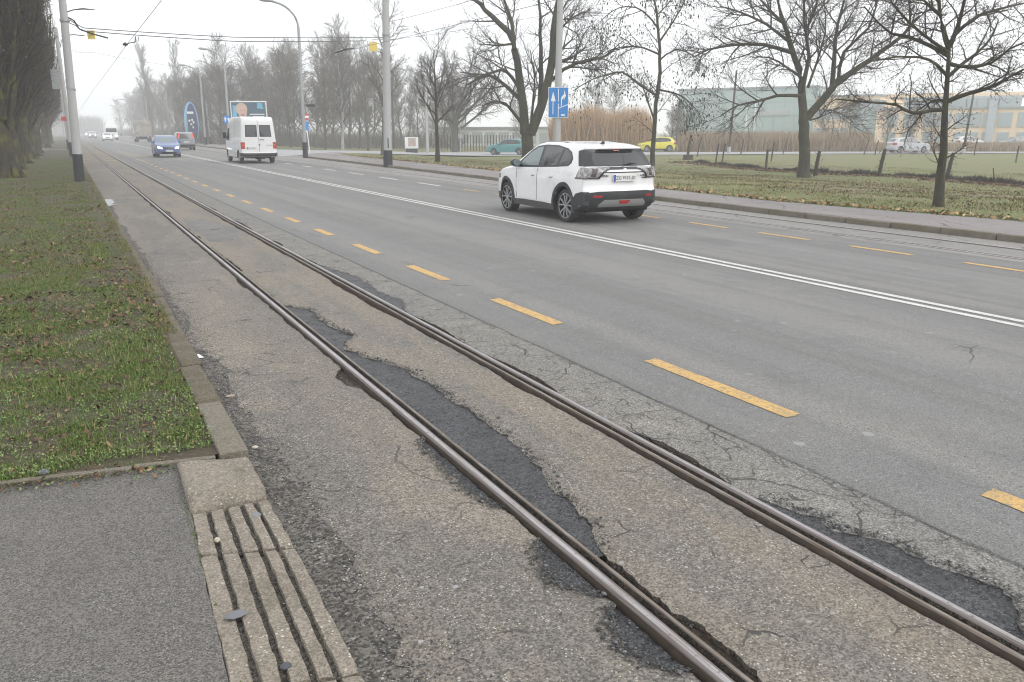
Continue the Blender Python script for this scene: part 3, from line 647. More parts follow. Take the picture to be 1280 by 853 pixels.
def bl_right(n, y0, y1, seed, hr, wr):
    return blades('grass', n, (16.0, 46), (y0, y1), hr, wr, mzz, M['drygrass'], seed, .5, -.15, 1.0)
bl_right(110000, 6, 62, 11, (.03, .08), (.005, .011))
def edge(n, seed):  # overgrown edge along the footway
    r = np.random.RandomState(seed)
    b_ = blades('grass', n, (-.12, .25), (7, 58), (.03, .09), (.004, .008), lambda x, y: .1, M['grass'], seed, .8, -.2, 1.1)
    co = np.empty(len(b_.data.vertices) * 3, np.float32); b_.data.vertices.foreach_get('co', co); co = co.reshape(-1, 3)
    co[:, 0] += np.array([sx_(float(q)) for q in co[:, 1]]); b_.data.vertices.foreach_set('co', co.ravel()); b_.data.update()
edge(9000, 13)
def leaves(name, n, f, seed, m, smin, smax):
    r = np.random.RandomState(seed); P = np.array([f(r) for _ in range(n)]); s = r.uniform(smin, smax, (n, 1)); a = r.rand(n) * 6.28
    ux = np.stack([np.cos(a), np.sin(a), .5 * r.randn(n)], -1) * s; uy = np.stack([-np.sin(a), np.cos(a), .5 * r.randn(n)], -1) * s * .65
    k = np.array([0, 0, 1.])[None] * s * r.uniform(.1, .7, (n, 1))
    v = np.stack([P - ux, P - ux * .3 + uy + k, P + ux * .5 + uy * .8 + k * .4, P + ux * 1.1 + k, P + ux * .4 - uy + k * .6, P - ux * .4 - uy * .8 + k], 1)
    i0 = np.arange(n)[:, None] * 6
    F = np.concatenate([i0 + np.array([[0, 3, 2]]), i0 + np.array([[0, 2, 1]]), i0 + np.array([[0, 5, 4]]), i0 + np.array([[0, 4, 3]])])
    o = mesh_np(name, v.reshape(-1, 3), F, m); o['kind'] = 'stuff'; return o
def lf1(r):
    y = 4.65 * (30 / 4.65) ** r.rand(); x = -2.2 + 2.75 * r.rand(); return (x, y, verge_z(x, y) + .002 + .016 * r.rand())
def lfw(r):
    while True:
        y = 4.62 * (26 / 4.62) ** (r.rand() ** 1.25); x = -2.2 + 2.75 * r.rand()
        if n2(x * 1.9, y * 1.9, 44) + .6 * n2(x * 7, y * 7, 45) > -.05 + .3 * r.randn(): return (x, y, verge_z(x, y) + .004 + .022 * r.rand())
leaves('leaf_litter', 5200, lf1, 1, M['leaf'], .006, .019)
leaves('ground_weeds', 42000, lfw, 7, M['weed'], .003, .0085)
leaves('leaf_litter', 260, lf1, 17, M['leaf'], .018, .034)
def lfm(r):
    y = 7 * (45 / 7) ** r.rand(); x = -3.5 + 4.1 * r.rand()
    while n2(x * .9, y * .5, 91) < .02: y = 7 * (45 / 7) ** r.rand(); x = -3.5 + 4.1 * r.rand()
    return (x, y, verge_z(x, y) + .01 + .02 * r.rand())
leaves('leaf_litter', 4800, lfm, 27, M['leaf'], .01, .026)
def lfe(r):
    x = -2.2 + 2.5 * r.rand(); return (x, vy0(x) - .03 + .06 * r.randn(), .035)
leaves('leaf_litter', 260, lfe, 28, M['leaf'], .006, .016); leaves('ground_weeds', 700, lfe, 29, M['weed'], .004, .01)
chips('soil_crumbs', 900, lfe, 30, M['soil'], .003, .009)
leaves('leaf_litter', 420, lf1, 2, M['leafpale'], .005, .013)
def lf2(r):
    y = 5 + 50 * r.rand(); x = sx_(y) + abs(r.randn()) * .35 - .1; return (x, y, .125 + .02 * r.rand())
leaves('leaf_litter', 2200, lf2, 3, M['leafpale'], .025, .06)
HEDGE = [(19, 35.4), (20.1, 35.6), (23.5, 36.5), (26.8, 37.4), (30, 36.7), (34.1, 36.4), (38.4, 37.3), (44.3, 39.6), (50, 41)]
def hx(y): return interp(y, HEDGE)
def lf3(r):
    y = 12 + 36 * r.rand(); x = hx(y) - .6 + r.randn() * .5; return (x, y, mz(x, y) + .03 * r.rand())
leaves('leaf_litter', 9000, lf3, 4, M['leaf'], .03, .07)
def lf4(r):
    y = 8 + 45 * r.rand(); x = 17 + 20 * r.rand(); return (x, y, mz(x, y) + .02)
leaves('leaf_litter', 1500, lf4, 5, M['leafpale'], .018, .035)
leaves('leaf_litter', 2200, lf4, 6, M['leaf'], .018, .035)
def lf5(r):
    y = 8 + 24 * r.rand(); x = sx_(y) + 1 + 15 * r.rand() ** .7
    while n2(x * .35, y * .35, 71) < -.05: y = 8 + 24 * r.rand(); x = sx_(y) + 1 + 15 * r.rand() ** .7
    return (x, y, mz(x, y) + .02)
leaves('leaf_litter', 5000, lf5, 26, M['leaf'], .018, .036)
# ------------------------------------------------------------------ trees
class Tree:
    def __init__(s, seed): s.rng = random.Random(seed); s.br = []; s.tips = []
    def wander(s, p, d, ln, n, wob, grav):
        pts = [p.copy()]; d = d.normalized()
        for i in range(n):
            d = (d + Vector((s.rng.gauss(0, wob), s.rng.gauss(0, wob), s.rng.gauss(0, wob) + grav))).normalized()
            p = p + d * (ln / n); pts.append(p.copy())
        return pts
    def add(s, pts, r0, r1, lvl):
        k = len(pts); s.br.append((pts, [r0 + (r1 - r0) * i / (k - 1) for i in range(k)], lvl))
    def sprout(s, pts, r0, r1, lvl, P):
        "children along a limb; P: list per level of dict(n, len, t0, ang, wob, grav, seg, rmax)"
        if lvl >= len(P): s.tips.append((pts[-1], (pts[-1] - pts[-2]).normalized())); return
        q = P[lvl]; k = len(pts) - 1; rng = s.rng; az = rng.random() * 6.28
        n = max(1, int(q['n'] * rng.uniform(.75, 1.25)))
        for i in range(n):
            t = q['t0'] + (1 - q['t0']) * (i + rng.random()) / n; f = min(t * k, k - .001); j = int(f); f -= j
            p = pts[j].lerp(pts[j + 1], f); d = (pts[j + 1] - pts[j]).normalized(); az += 2.4 + rng.gauss(0, .4)
            a = Vector((0, 0, 1)) if abs(d.z) < .9 else Vector((1, 0, 0)); u = d.cross(a).normalized(); v = d.cross(u)
            ang = q['ang'] * rng.uniform(.7, 1.3); nd = d * math.cos(ang) + (u * math.cos(az) + v * math.sin(az)) * math.sin(ang)
            rr = r0 + (r1 - r0) * t; cr = max(q['rmin'], min(rr * .65, q['rmax'])); ln = q['len'] * rng.uniform(.55, 1.2) * (1 - q.get('tap', .35) * t)
            cp = s.wander(p, nd, ln, q['seg'], q['wob'], q['grav']); e = max(q['rmin'] * .6, cr * .35)
            s.add(cp, cr, e, lvl + 1); s.sprout(cp, cr, e, lvl + 1, P)
    def limbs(s, L, P, lvl=0, tip=.3, sub=2, flare=1.0):
        for i, (r0, pts) in enumerate(L):
            V = [Vector(p) for p in pts]; Q = [V[0]]
            for j in range(len(V) - 1):   # smooth the polyline
                a, b, c, d = V[max(0, j - 1)], V[j], V[j + 1], V[min(len(V) - 1, j + 2)]
                for m in range(1, sub + 1):
                    t = m / sub
                    Q.append(.5 * ((2 * b) + (c - a) * t + (2 * a - 5 * b + 4 * c - d) * t * t + (3 * b - a - 3 * c + d) * t ** 3))
            for q_ in Q[1:-1]: q_ += Vector((s.rng.gauss(0, .12), s.rng.gauss(0, .12), s.rng.gauss(0, .12))) * r0
            r1 = r0 * (tip if i else .82 if len(pts) < 5 else .3); s.add(Q, r0, r1, 0)
            if i == 0 and flare > 1:
                rs = s.br[-1][1]; rs[0] *= flare; rs[1] *= 1 + (flare - 1) * .35
            if i or len(pts) > 4: s.sprout(Q, r0, r1, lvl, P)
    def build(s, root, mt, mtw, sides=(9, 5, 3, 3, 3), split=1):
        for nm, lo, hi, m in (('trunk', 0, split - 1, mt), ('branches', split, 9, mtw)):
            V = []; F = []; o = 0
            for pts, rs, lvl in s.br:
                if not lo <= lvl <= hi: continue
                n = sides[min(lvl, len(sides) - 1)]; k = len(pts)
                ca = [(math.cos(6.2832 * j / n), math.sin(6.2832 * j / n)) for j in range(n)]
                for i in range(k):
                    d = (pts[min(i + 1, k - 1)] - pts[max(i - 1, 0)]); 
                    if d.length < 1e-9: d = Vector((0, 0, 1))
                    d.normalize(); up = Vector((0, 0, 1)) if abs(d.z) < .95 else Vector((0, 1, 0))
                    a = d.cross(up); a.normalize(); b = d.cross(a); r = rs[i]; p = pts[i]
                    for c_, s_ in ca: V.append((p.x + (a.x * c_ + b.x * s_) * r, p.y + (a.y * c_ + b.y * s_) * r, p.z + (a.z * c_ + b.z * s_) * r))
                for i in range(k - 1):
                    for j in range(n): F.append((o + i * n + j, o + i * n + (j + 1) % n, o + (i + 1) * n + (j + 1) % n, o + (i + 1) * n + j))
                o += k * n
            if F: mesh_np(nm, np.array(V), np.array(F), m, root, smooth=True)
def lv(n, ln, ang, rmin, rmax, t0=.2, wob=.12, grav=.03, seg=4, tap=.35): return dict(n=n, len=ln, ang=ang, rmin=rmin, rmax=rmax, t0=t0, wob=wob, grav=grav, seg=seg, tap=tap)
def blobs(name, pts, m, root, r, stretch=1.6, seed=0):
    rs = np.random.RandomState(seed); n = len(pts); P = np.array(pts)
    base = np.array([(1, 0, 0), (-.5, .87, 0), (-.5, -.87, 0), (0, 0, stretch), (0, 0, -stretch)]); fc = np.array([(0, 1, 3), (1, 2, 3), (2, 0, 3), (1, 0, 4), (2, 1, 4), (0, 2, 4)])
    v = base[None] * (r * rs.uniform(.6, 1.3, (n, 1, 1))) + rs.randn(n, 5, 3) * r * .25 + P[:, None]
    F = (fc[None] + (np.arange(n) * 5)[:, None, None]).reshape(-1, 3)
    o = mesh_np(name, v.reshape(-1, 3), F, m, root); o['kind'] = 'stuff'; return o
T1 = [(.36,[(0,0,-.09),(.04,-.02,.73),(-.01,0,1.5),(-.01,0,1.88)]),(.26,[(-.12,.07,1.67),(-.13,.23,3.05),(-.26,.46,4.72),(-.42,.71,6.08),(-.65,1,6.98),(-1.34,1.54,7.8),(-1.84,1.97,8.42),(-2.33,2.4,8.96)]),(.13,[(-.63,.34,6.04),(-.42,.98,7.39),(-.48,1.78,8.69),(-.48,2.53,10)]),(.29,[(.15,-.08,1.67),(.57,-.54,3.17),(.87,-.92,5.08),(.89,-1.16,6.85),(.95,-1.42,8.37),(.93,-1.64,9.86)]),(.16,[(.6,-.32,3.05),(.81,-.01,4.72),(.99,.32,6.19),(1.13,.67,7.85),(1.11,1.1,9.91)]),(.1,[(-.12,.07,2.05),(-.98,-.04,2.91),(-1.51,-.32,3.23),(-2.26,-.48,3.33),(-3.04,-.63,3.08)]),(.12,[(-.28,.15,3.42),(-.73,.96,4.15),(-1.34,1.86,4.8),(-1.78,2.67,4.58),(-2.08,3.4,4.31)]),(.11,[(-.32,.17,3.96),(-.92,.07,4.59),(-1.61,.02,4.97),(-2.52,.08,4.67),(-3.82,.36,4.8)]),(.08,[(.18,-.1,2.21),(.29,-.16,3.67),(.32,-.17,4.7),(.12,-.07,6)]),(.11,[(1.15,-.62,4.5),(1.46,-1.24,4.96),(1.91,-1.94,5.29),(2.35,-2.63,5.41),(2.78,-3.32,5.58),(2.97,-3.87,5.93)]),(.1,[(1.15,-.62,5.11),(1.84,-.62,5.5),(2.55,-.62,5.77),(3.3,-.64,6.29)]),(.09,[(1.22,-.66,5.55),(1.53,-1.11,6.09),(1.83,-1.56,6.5)]),(.07,[(1.39,-.75,6.92),(2.2,-.62,7.57),(3.07,-.52,8.04)]),(.07,[(-.74,.4,6.32),(-1.72,.36,6.19),(-2.79,.37,6.22)]),(.07,[(1.24,-.67,6.52),(1.4,-1.33,8.03),(1.74,-2.07,8.91)])]
T2 = [(.155,[(0,0,-.09),(.04,-.02,1.02),(.08,-.04,2.16),(.14,-.08,3.74),(.23,-.13,5.5),(.18,-.1,6.81),(.01,0,8.09),(-.17,.09,9.36),(-.35,.19,11.02)]),(.06,[(.05,-.03,2.84),(-.15,.46,3.97),(-.22,.88,4.75),(-.58,1.45,5.26)]),(.075,[(.08,-.04,4.23),(-1.11,.26,4.92),(-2.03,.41,5.46),(-2.92,.55,5.31),(-3.88,.73,5),(-4.98,.98,4.38)]),(.06,[(.15,-.08,6.46),(-.4,.64,6.84),(-.99,1.39,6.97),(-1.58,2.13,6.83),(-2.06,2.82,6.42)]),(.055,[(.01,-.01,7.88),(-.85,.17,8.7),(-1.8,.4,8.95),(-2.73,.62,8.67),(-3.44,.72,8.06)]),(.06,[(.15,-.08,4.54),(.88,-.85,4.3),(1.37,-1.5,3.8),(1.58,-1.99,3.27)]),(.06,[(.2,-.11,7.24),(1.05,-.19,8.35),(1.74,-.18,9.46),(2.15,-.02,10.57)]),(.05,[(.21,-.11,6.16),(.56,-1.06,6.66),(1.05,-2.08,6.26),(1.1,-2.87,5.62)]),(.05,[(-.09,.05,8.52),(1.11,.54,9.29),(2.32,1.02,10.53)])]
T3 = [(.29,[(.01,0,-.08),(-.07,.04,.86),(-.16,.09,2.01),(-.26,.14,2.77)]),(.22,[(-.25,.14,2.7),(-.26,.32,3.9),(-.34,.55,5.1),(-.75,.95,6.33),(-1.1,1.32,7.62),(-1.37,1.65,9.25)]),(.12,[(-.41,.22,4.19),(-.52,-.1,5.64),(-1.1,-.16,7.1),(-1.48,-.34,8.95)]),(.2,[(-.13,.07,2.85),(.44,-.39,3.82),(.88,-.78,4.55),(1.62,-1.33,5.2),(2.28,-1.83,5.84),(3.01,-2.38,6.57),(3.52,-2.81,7.43)]),(.13,[(.85,-.46,4.19),(1,-.24,5.76),(1.26,-.07,7.24),(1.81,-.07,9.07)]),(.1,[(1.09,-.59,4.64),(.88,-.93,5.88),(1.44,-1.69,6.91),(1.43,-2.14,8.41)]),(.09,[(-.45,.25,3.9),(-1.64,.6,3.89),(-2.72,.9,3.62),(-3.67,1.13,3.43),(-4.55,1.32,2.91)]),(.1,[(-.99,.53,5.88),(-2.01,1.37,6.27),(-3.19,2.29,6.26),(-4.04,3.03,6.1),(-4.37,3.5,5.82)]),(.08,[(-1.16,.63,6.39),(-2.44,.94,7.14),(-3.77,1.28,7.62),(-4.84,1.48,7.82)]),(.07,[(-.45,.24,4.71),(-.85,.84,5.21),(-1.42,1.53,5.72),(-1.94,2.18,5.75)]),(.07,[(-.18,.1,4.27),(-.19,-.27,5.35),(-.18,-.66,6.75),(-.63,-.79,8.09)]),(.05,[(.02,-.01,2.77),(.55,-.16,2.89),(.87,-.18,3.23),(1.43,-.34,3.16),(2.15,-.59,2.85)]),(.08,[(-1.5,.81,7.25),(-1.96,1.62,8.14),(-2.33,2.4,9.11)]),(.07,[(-.52,.28,6.82),(-.54,-.28,7.82),(-.87,-.67,8.95)])]
T4 = [(.115,[(0,0,-.04),(-.04,.02,.78),(-.09,.05,1.67),(-.16,.08,2.63),(-.21,.11,3.47)]),(.065,[(-.21,.11,3.47),(-.26,.29,3.9),(-.29,.46,4.5),(-.24,.58,5.01)]),(.06,[(-.21,.11,3.47),(-.22,-.03,3.92),(-.27,-.16,4.42),(-.4,-.24,4.87)]),(.05,[(-.15,.08,2.16),(-.51,.12,2.14),(-.99,.22,2.07),(-1.48,.32,2.24),(-2.15,.52,2.3),(-2.88,.76,2.36)]),(.035,[(-.15,.08,2.35),(-.08,.44,2.35),(-.07,.83,2.14)]),(.05,[(-.19,.1,3.3),(-.43,.41,3.52),(-.75,.77,3.74),(-.93,1.05,3.82),(-1.09,1.32,4.08),(-1.28,1.6,4.44)]),(.055,[(-.1,.06,2.33),(.1,-.28,2.5),(.42,-.68,2.67),(.5,-.95,2.84),(.65,-1.26,3.04)]),(.045,[(-.15,.08,2.86),(.26,.06,3.15),(.7,.02,3.4),(1.11,0,3.78),(1.36,.06,4.14)]),(.045,[(-.17,.09,3.14),(.13,-.27,3.06),(.33,-.58,3.14),(.46,-.84,3.39),(.75,-1.2,3.6)]),(.04,[(-.17,.09,2.88),(-.6,.1,3.12),(-1.11,.14,3.24),(-1.74,.26,3.22),(-2.39,.38,3.12)]),(.045,[(-.12,.07,3.75),(.42,-.04,4.15),(1.08,-.2,4.34),(1.77,-.39,4.5)]),(.035,[(-.43,.23,4.13),(-1.03,.27,4.42),(-1.59,.29,4.7)]),(.04,[(-.22,.12,3.39),(-.75,.48,3.81),(-1.21,.81,4.31),(-1.43,1,4.73)])]
VG = 'bare trees on the grass right of the road'
t = thing('bare_tree', 'large bare tree forking low into thick limbs behind the white SUV roof', 'tree', (22.17, 39.32, -.05), 0, VG)
b = Tree(1); b.limbs(T1, [lv(8, 2.3, .8, .012, .05), lv(7, 1.2, .75, .008, .02), lv(5, .65, .7, .006, .01, seg=3)], flare=1.25); b.build(t, M['bark'], M['twig'])
t = thing('bare_tree', 'slender tree with hanging dark catkins standing behind the SUV tailgate', 'tree', (30.31, 38.77, -.42), 0, VG)
b = Tree(2); b.limbs(T2, [lv(11, 2.0, .8, .01, .03, grav=-.02), lv(7, 1.0, .8, .007, .014, grav=-.12), lv(4, .6, .7, .005, .009, grav=-.25, seg=3)], flare=1.2); b.build(t, M['bark'], M['twig'])
rr = random.Random(5); blobs('catkins', [tuple(p + Vector((rr.gauss(0, .06), rr.gauss(0, .06), rr.gauss(-.08, .06)))) for p, d in rr.sample(b.tips, min(2000, len(b.tips)))], M['cone'], t, .034, 2.2, 3)
t = thing('bare_tree', 'big spreading bare tree with one heavy limb to the right beside the leaning fence posts', 'tree', (32.15, 28.89, -.45), 0, VG)
b = Tree(3); b.limbs(T3, [lv(11, 2.3, .75, .011, .045), lv(9, 1.2, .75, .008, .018), lv(6, .65, .7, .006, .009, seg=3)], flare=1.3); b.build(t, M['bark'], M['twig'])
t = thing('bare_tree', 'young leaning alder dotted with small dark cones at the edge of the right footway', 'tree', (17.64, 11.82, .1), 0, VG)
b = Tree(4); b.limbs(T4, [lv(11, .95, .85, .006, .02, wob=.16), lv(8, .5, .8, .0035, .008, wob=.18), lv(4, .24, .8, .0026, .004, seg=3, wob=.2)], flare=1.2); b.build(t, M['bark'], M['twig'])
blobs('cones', [tuple(p + Vector((rr.gauss(0, .012), rr.gauss(0, .012), rr.gauss(-.01, .01)))) for p, d in rr.sample(b.tips, min(2600, len(b.tips)))], M['cone'], t, .0125, 1.35, 4)
def grown(name, label, cat_, loc, seed, h, r, clear, P, mt, mtw, group=None, wob=.03, nl=7, lead=None, gen=None):
    "a tree grown from one stem"
    t = thing(name, label, 'tree', loc, 0, group); b = Tree(seed)
    pts = b.wander(Vector((0, 0, -.1)), Vector((0, 0, 1)), h, nl, wob, .04); b.add(pts, r, r * .12, 0); b.br[-1][1][0] *= 1.3
    b.sprout(pts, r, r * .15, 0, P); b.build(t, mt, mtw, sides=(7, 4, 3, 3)); return t
def Pbroad(h, clear, dens=1.0, spread=.42, up=.05, tw=.012): return [lv(int(20 * dens), h * spread, .75, .03, .09, t0=clear, grav=up, wob=.1, seg=5, tap=.45), lv(int(9 * dens), h * .17, .65, tw * 1.3, .03, grav=.03), lv(int(7 * dens), h * .085, .6, tw, tw * 1.2, seg=3)]
grown('bare_tree', 'small upright bare tree on the strip of grass right of the tall pale mast', 'tree', (18.6, 43.47, .1), 21, 6.3, .13, .3, [lv(17, 2.4, .85, .02, .05, t0=.3, grav=.09, wob=.1, seg=5, tap=.35), lv(9, .9, .6, .012, .02, grav=.04), lv(4, .4, .6, .01, .012, seg=3)], M['bark'], M['twig'], VG, .04)
t = thing('bare_tree', 'round crowned bare tree with a short stout trunk left of the teal car', 'tree', (36.5, 80.5, -.45), 0, VG); b = Tree(22)
b.add(b.wander(Vector((0, 0, -.1)), Vector((0, 0, 1)), 3.4, 4, .02, .02), .42, .3, 0)
for k in range(13):
    a = k * 2.4; el = .35 + .9 * ((k * .618) % 1); q = b.wander(Vector((0, 0, 2.2 + 1.1 * (k % 3) / 2)), Vector((math.cos(a) * math.cos(el), math.sin(a) * math.cos(el), math.sin(el))), 5.6 + 2.2 * math.sin(el), 6, .1, .12)
    b.add(q, .15, .04, 0); b.sprout(q, .15, .04, 0, [lv(10, 2.6, .6, .03, .06, grav=.06), lv(8, 1.2, .6, .018, .03), lv(4, .6, .6, .014, .018, seg=3)])
b.build(t, M['barkgrey'], M['twiggrey'], sides=(7, 4, 3, 3))
grown('bare_tree', 'tall thin bare tree rising just left of the pale roadside mast', 'tree', (21.49, 60.9, 0), 23, 10, .18, .25, [lv(17, 3.4, .7, .03, .06, t0=.28, grav=.1, seg=5), lv(9, 1.3, .6, .016, .03), lv(5, .6, .6, .013, .016, seg=3)], M['barkgrey'], M['twiggrey'], VG)
# the foggy wood across the junction
WG = 'bare trees of the foggy wood'
WL = 'bare grey tree of the misty wood behind the white van and the junction'
protos = []
for k, (h, dens, spread, up, mt, mw) in enumerate([(11, 1.15, .38, .09, 'barkgrey', 'twigwood'), (12, 1.1, .34, .12, 'barkgrey', 'twigwood'), (10, 1.2, .42, .07, 'barkgrey', 'twigwood'), (13, 1.0, .22, .16, 'birch', 'twiggrey')]):
    protos.append(grown('wood_tree', WL, 'tree', (0, 0, 0), 40 + k, h, .17, .12, Pbroad(h, .12, dens, spread, up, .018), M[mt], M[mw], WG, .05))
def pcol(px, D, z=None):
    "ground point at view-depth D in the direction of a bearing given as offset/1000 from the view axis"
    u = (px - 640) / 1000 * D * .967; p = VR * u + VF * D; return (p.x, p.y)
rw = random.Random(17); used = set(); WOOD = []; ROWT = []
def place_wood(x, y, h, k, rz, label=None, zz=None):
    o = protos[k]; sc_ = h / (11, 12, 10, 13)[k]; z = (tz(x) if zz is None else zz) - .05
    if k not in used:
        used.add(k); o.location = (x, y, z); o.rotation_euler = (0, 0, rz); o.scale = (sc_,) * 3
        if label: o['label'] = label
        return o
    return copy_tree(o, (x, y, z), rz, label or WL, (sc_,) * 3)
px = 233
while px < 575:
    D = 104 + 44 * rw.random(); x, y = pcol(px, D)
    top = interp(px, [(225, 100), (260, 88), (290, 72), (335, 80), (390, 68), (430, 62), (460, 66), (500, 78), (530, 95), (570, 120)]) + rw.uniform(-6, 22)
    h = (166 - top) * D / 1000 * .93 + 1.8; k = rw.choice((0, 1, 2, 0, 1, 2, 3))
    zone = next(z for q, z in ((275, 'behind the round blue sign'), (335, 'behind the billboard and van'), (382, 'just left of the corner street lamp'), (430, 'just right of the corner street lamp'), (483, 'left of the tall pale mast'), (530, 'right of the tall pale mast'), (999, 'above the white cabinet')) if px < q)
    WOOD.append(place_wood(x, y, h, k, rw.random() * 6.28, ('grey broad', 'brown upright', 'mossy stemmed', 'pale stemmed birch')[k] + ' tree in the wood ' + zone)); px += rw.uniform(8.5, 13)
for px, D, h, k, lb in [(405, 88, 7, 0, 'thin bare tree standing on the lawn just right of the street lamp'), (427, 92, 12.5, 3, 'pale stemmed birch on the lawn in front of the wood'), (459, 94, 8, 2, 'small bare tree on the lawn left of the tall mast'), (362, 97, 10, 1, 'bare tree on the lawn between the van and the street lamp')]:
    x, y = pcol(px, D); place_wood(x, y, h, k, px * .1, lb)
for i in range(26):   # rows along the road, fading away
    y = 118 + i * 11 + rw.uniform(-3, 3); ROWT.append(place_wood(21 + rw.uniform(-1, 2.5) + (8 if i % 2 else 0), y, rw.uniform(7.5, 9.5) + min(5, i * .5), rw.choice((0, 1, 2)), rw.random() * 6.28, ('nearer' if i < 6 else 'hazy' if i < 14 else 'faintest') + ' bare tree in the row along the right of the road', .05))
for i in range(9): place_wood(-8 + rw.uniform(-8, 9), 330 + i * 24, rw.uniform(11, 16), rw.choice((0, 1, 2)), rw.random() * 6.28, 'faint bare tree at the far foggy end of the road', .0)
for i, (x, y) in enumerate([(58, 104), (66, 108), (76, 112), (50, 112), (84, 118)]): place_wood(x, y, rw.uniform(7, 10), i % 3, i, 'pale misty bare tree behind the low white building', -.45)
for i, (px, D, h) in enumerate([(1034, 110, 4.6), (1062, 112, 5.5), (1110, 104, 4.6), (1135, 103, 4.8), (1165, 101, 4.4), (840, 93, 4.2), (852, 96, 4.6), (846, 100, 5)]):
    x, y = pcol(px, D); place_wood(x, y, h, i % 3, i, ('leftmost', 'second', 'third', 'fourth', 'fifth')[min(i, 4)] + ' from the left of the small bare trees before the yellow building' if px > 900 else 'thin purple grey sapling behind the yellow car', -.45)
for i, (x, y, h) in enumerate([(25.3, 225, 21.5), (19.7, 228, 20)]):
    grown('poplar', ('taller', 'shorter')[i] + ' columnar poplar fading into fog above the road', 'tree', (x, y, 0), 60 + i, h, .3, .1, [lv(34, 4.4, .34, .04, .08, t0=.06, grav=.1, seg=4), lv(7, 2.2, .35, .05, .06, grav=.08, seg=3), lv(4, 1.0, .4, .04, .05, seg=2)], M['barkgrey'], M['twiggrey'], 'columnar poplars')
def ordinals(objs, how):
    by = {}
    for o in objs: by.setdefault(o['label'], []).append(o)
    names = ('first', 'second', 'third', 'fourth', 'fifth', 'sixth', 'seventh', 'eighth', 'ninth', 'tenth', 'eleventh', 'twelfth')
    for l_, L2 in by.items():
        if len(L2) > 1:
            for k, o in enumerate(L2): o['label'] = names[min(k, 11)] + how + l_
ordinals(WOOD, '-from-left '); ordinals(ROWT, '-nearest ')
def thicket(name, n, f, seed, hr, wr, m, parent=None, lean=.35):
    r = np.random.RandomState(seed); P = np.array([f(r) for _ in range(n)]); h = r.uniform(*hr, n) * (P[:, 3] if P.shape[1] > 3 else 1); P = P[:, :3]; a = r.rand(n) * 6.28; w_ = r.uniform(*wr, n)
    s = np.stack([np.cos(a), np.sin(a), 0 * a], -1) * w_[:, None]; d = r.randn(n, 3) * lean; d[:, 2] = 1; d /= np.linalg.norm(d, axis=1)[:, None]; top = P + d * h[:, None]; midp = P + d * (h * .55)[:, None] + r.randn(n, 3) * (h * .05)[:, None]
    v = np.stack([P - s, P + s, midp + s * .8, midp - s * .8, top], 1); i0 = np.arange(n)[:, None] * 5
    F = np.concatenate([i0 + np.array([[0, 1, 2]]), i0 + np.array([[0, 2, 3]]), i0 + np.array([[3, 2, 4]])])
    o = mesh_np(name, v.reshape(-1, 3), F, m, parent); o['kind'] = 'stuff'; return o
def fu(r):
    px = 225 + 350 * r.rand(); D = 105 + 50 * r.rand(); x, y = pcol(px, D); return (x, y, tz(x) - .05)
thicket('undergrowth', 7000, fu, 2, (1.2, 4.0), (.015, .035), M['twiggrey'], None, .5)
def fu2(r):
    y = 125 + 300 * r.rand() ** 1.3; return (19.5 + 14 * r.rand() - max(0, y - 330) * .06, y, 0.0)
thicket('undergrowth', 7000, fu2, 12, (1.5, 4.5), (.02, .05), M['twiggrey'], None, .4)
def fu3(r): return (-14 + 34 * r.rand(), 560 + 40 * r.rand(), 0.0)
thicket('far_wood', 4000, fu3, 14, (5, 13), (.08, .2), M['twiggrey'], None, .25)
# the dense row on the left verge
LG = 'dense mossy trees in the row on the left verge'
lp = []
LBL = ['near mossy tree of the left row with a broad rooted trunk', 'yellow green mossy trunked tree behind the first of the left row', 'dark dense tree third along the left row', 'dark dense tree fourth along the left row beside the path']
for k in range(2):
    t = thing('verge_tree', LBL[k], 'tree', (0, 0, 0), 0, LG); b = Tree(80 + k); rng = b.rng
    for j in range(6):
        a = j * 1.05; rl = rng.uniform(.5, .8); b.add([Vector((math.cos(a) * rl, math.sin(a) * rl, -.12)), Vector((math.cos(a) * .36, math.sin(a) * .36, .14)), Vector((math.cos(a) * .14, math.sin(a) * .14, .7))], .09, .16, 0)
    b.add(b.wander(Vector((0, 0, -.1)), Vector((0, 0, 1)), 3.0, 5, .03, .03), .42, .3, 0)
    for j in range(52):
        a = j * 2.4 + rng.gauss(0, .3); z0 = rng.uniform(1.5, 3.2) if j < 34 else rng.uniform(2.4, 5); el = rng.uniform(.95, 1.5); r_ = .22
        q = b.wander(Vector((math.cos(a) * r_, math.sin(a) * r_, z0)), Vector((math.cos(a) * math.cos(el), math.sin(a) * math.cos(el), math.sin(el))), rng.uniform(4, 8.5), 7, .07, .07)
        b.add(q, .08, .02, 0); b.sprout(q, .08, .02, 0, [lv(14, 1.9, .55, .014, .03, t0=.1, grav=.08, wob=.12), lv(9, .8, .6, .008, .012, grav=.02, wob=.15, seg=3), lv(2, .4, .6, .006, .008, seg=2)])
    rad = lambda q: math.hypot(q.x, q.y)
    for i_, (pts, rs, lvl) in enumerate(b.br):   # the row is kept clipped to a narrow crown
        if lvl == 0 and i_ > 6:
            for q in pts:
                m_ = (1.1 + .14 * q.z) * (.75 + .5 * ((i_ * .618) % 1))
                if rad(q) > m_: f_ = (m_ + .35 * (rad(q) - m_)) / rad(q); q.x *= f_; q.y *= f_
    b.br = [z for z in b.br if z[2] == 0 or max(rad(q) for q in z[0]) < 2.45]
    b.tips = [z for z in b.tips if rad(z[0]) < 2.4]
    b.build(t, M['moss'], M['twigolive'], sides=(6, 4, 3, 3))
    if k == 0: blobs('clinging_leaves', [tuple(p) for p, d in rng.sample(b.tips, 500)], M['leaf'], t, .035, 1.0, 9)
    lp.append(t)
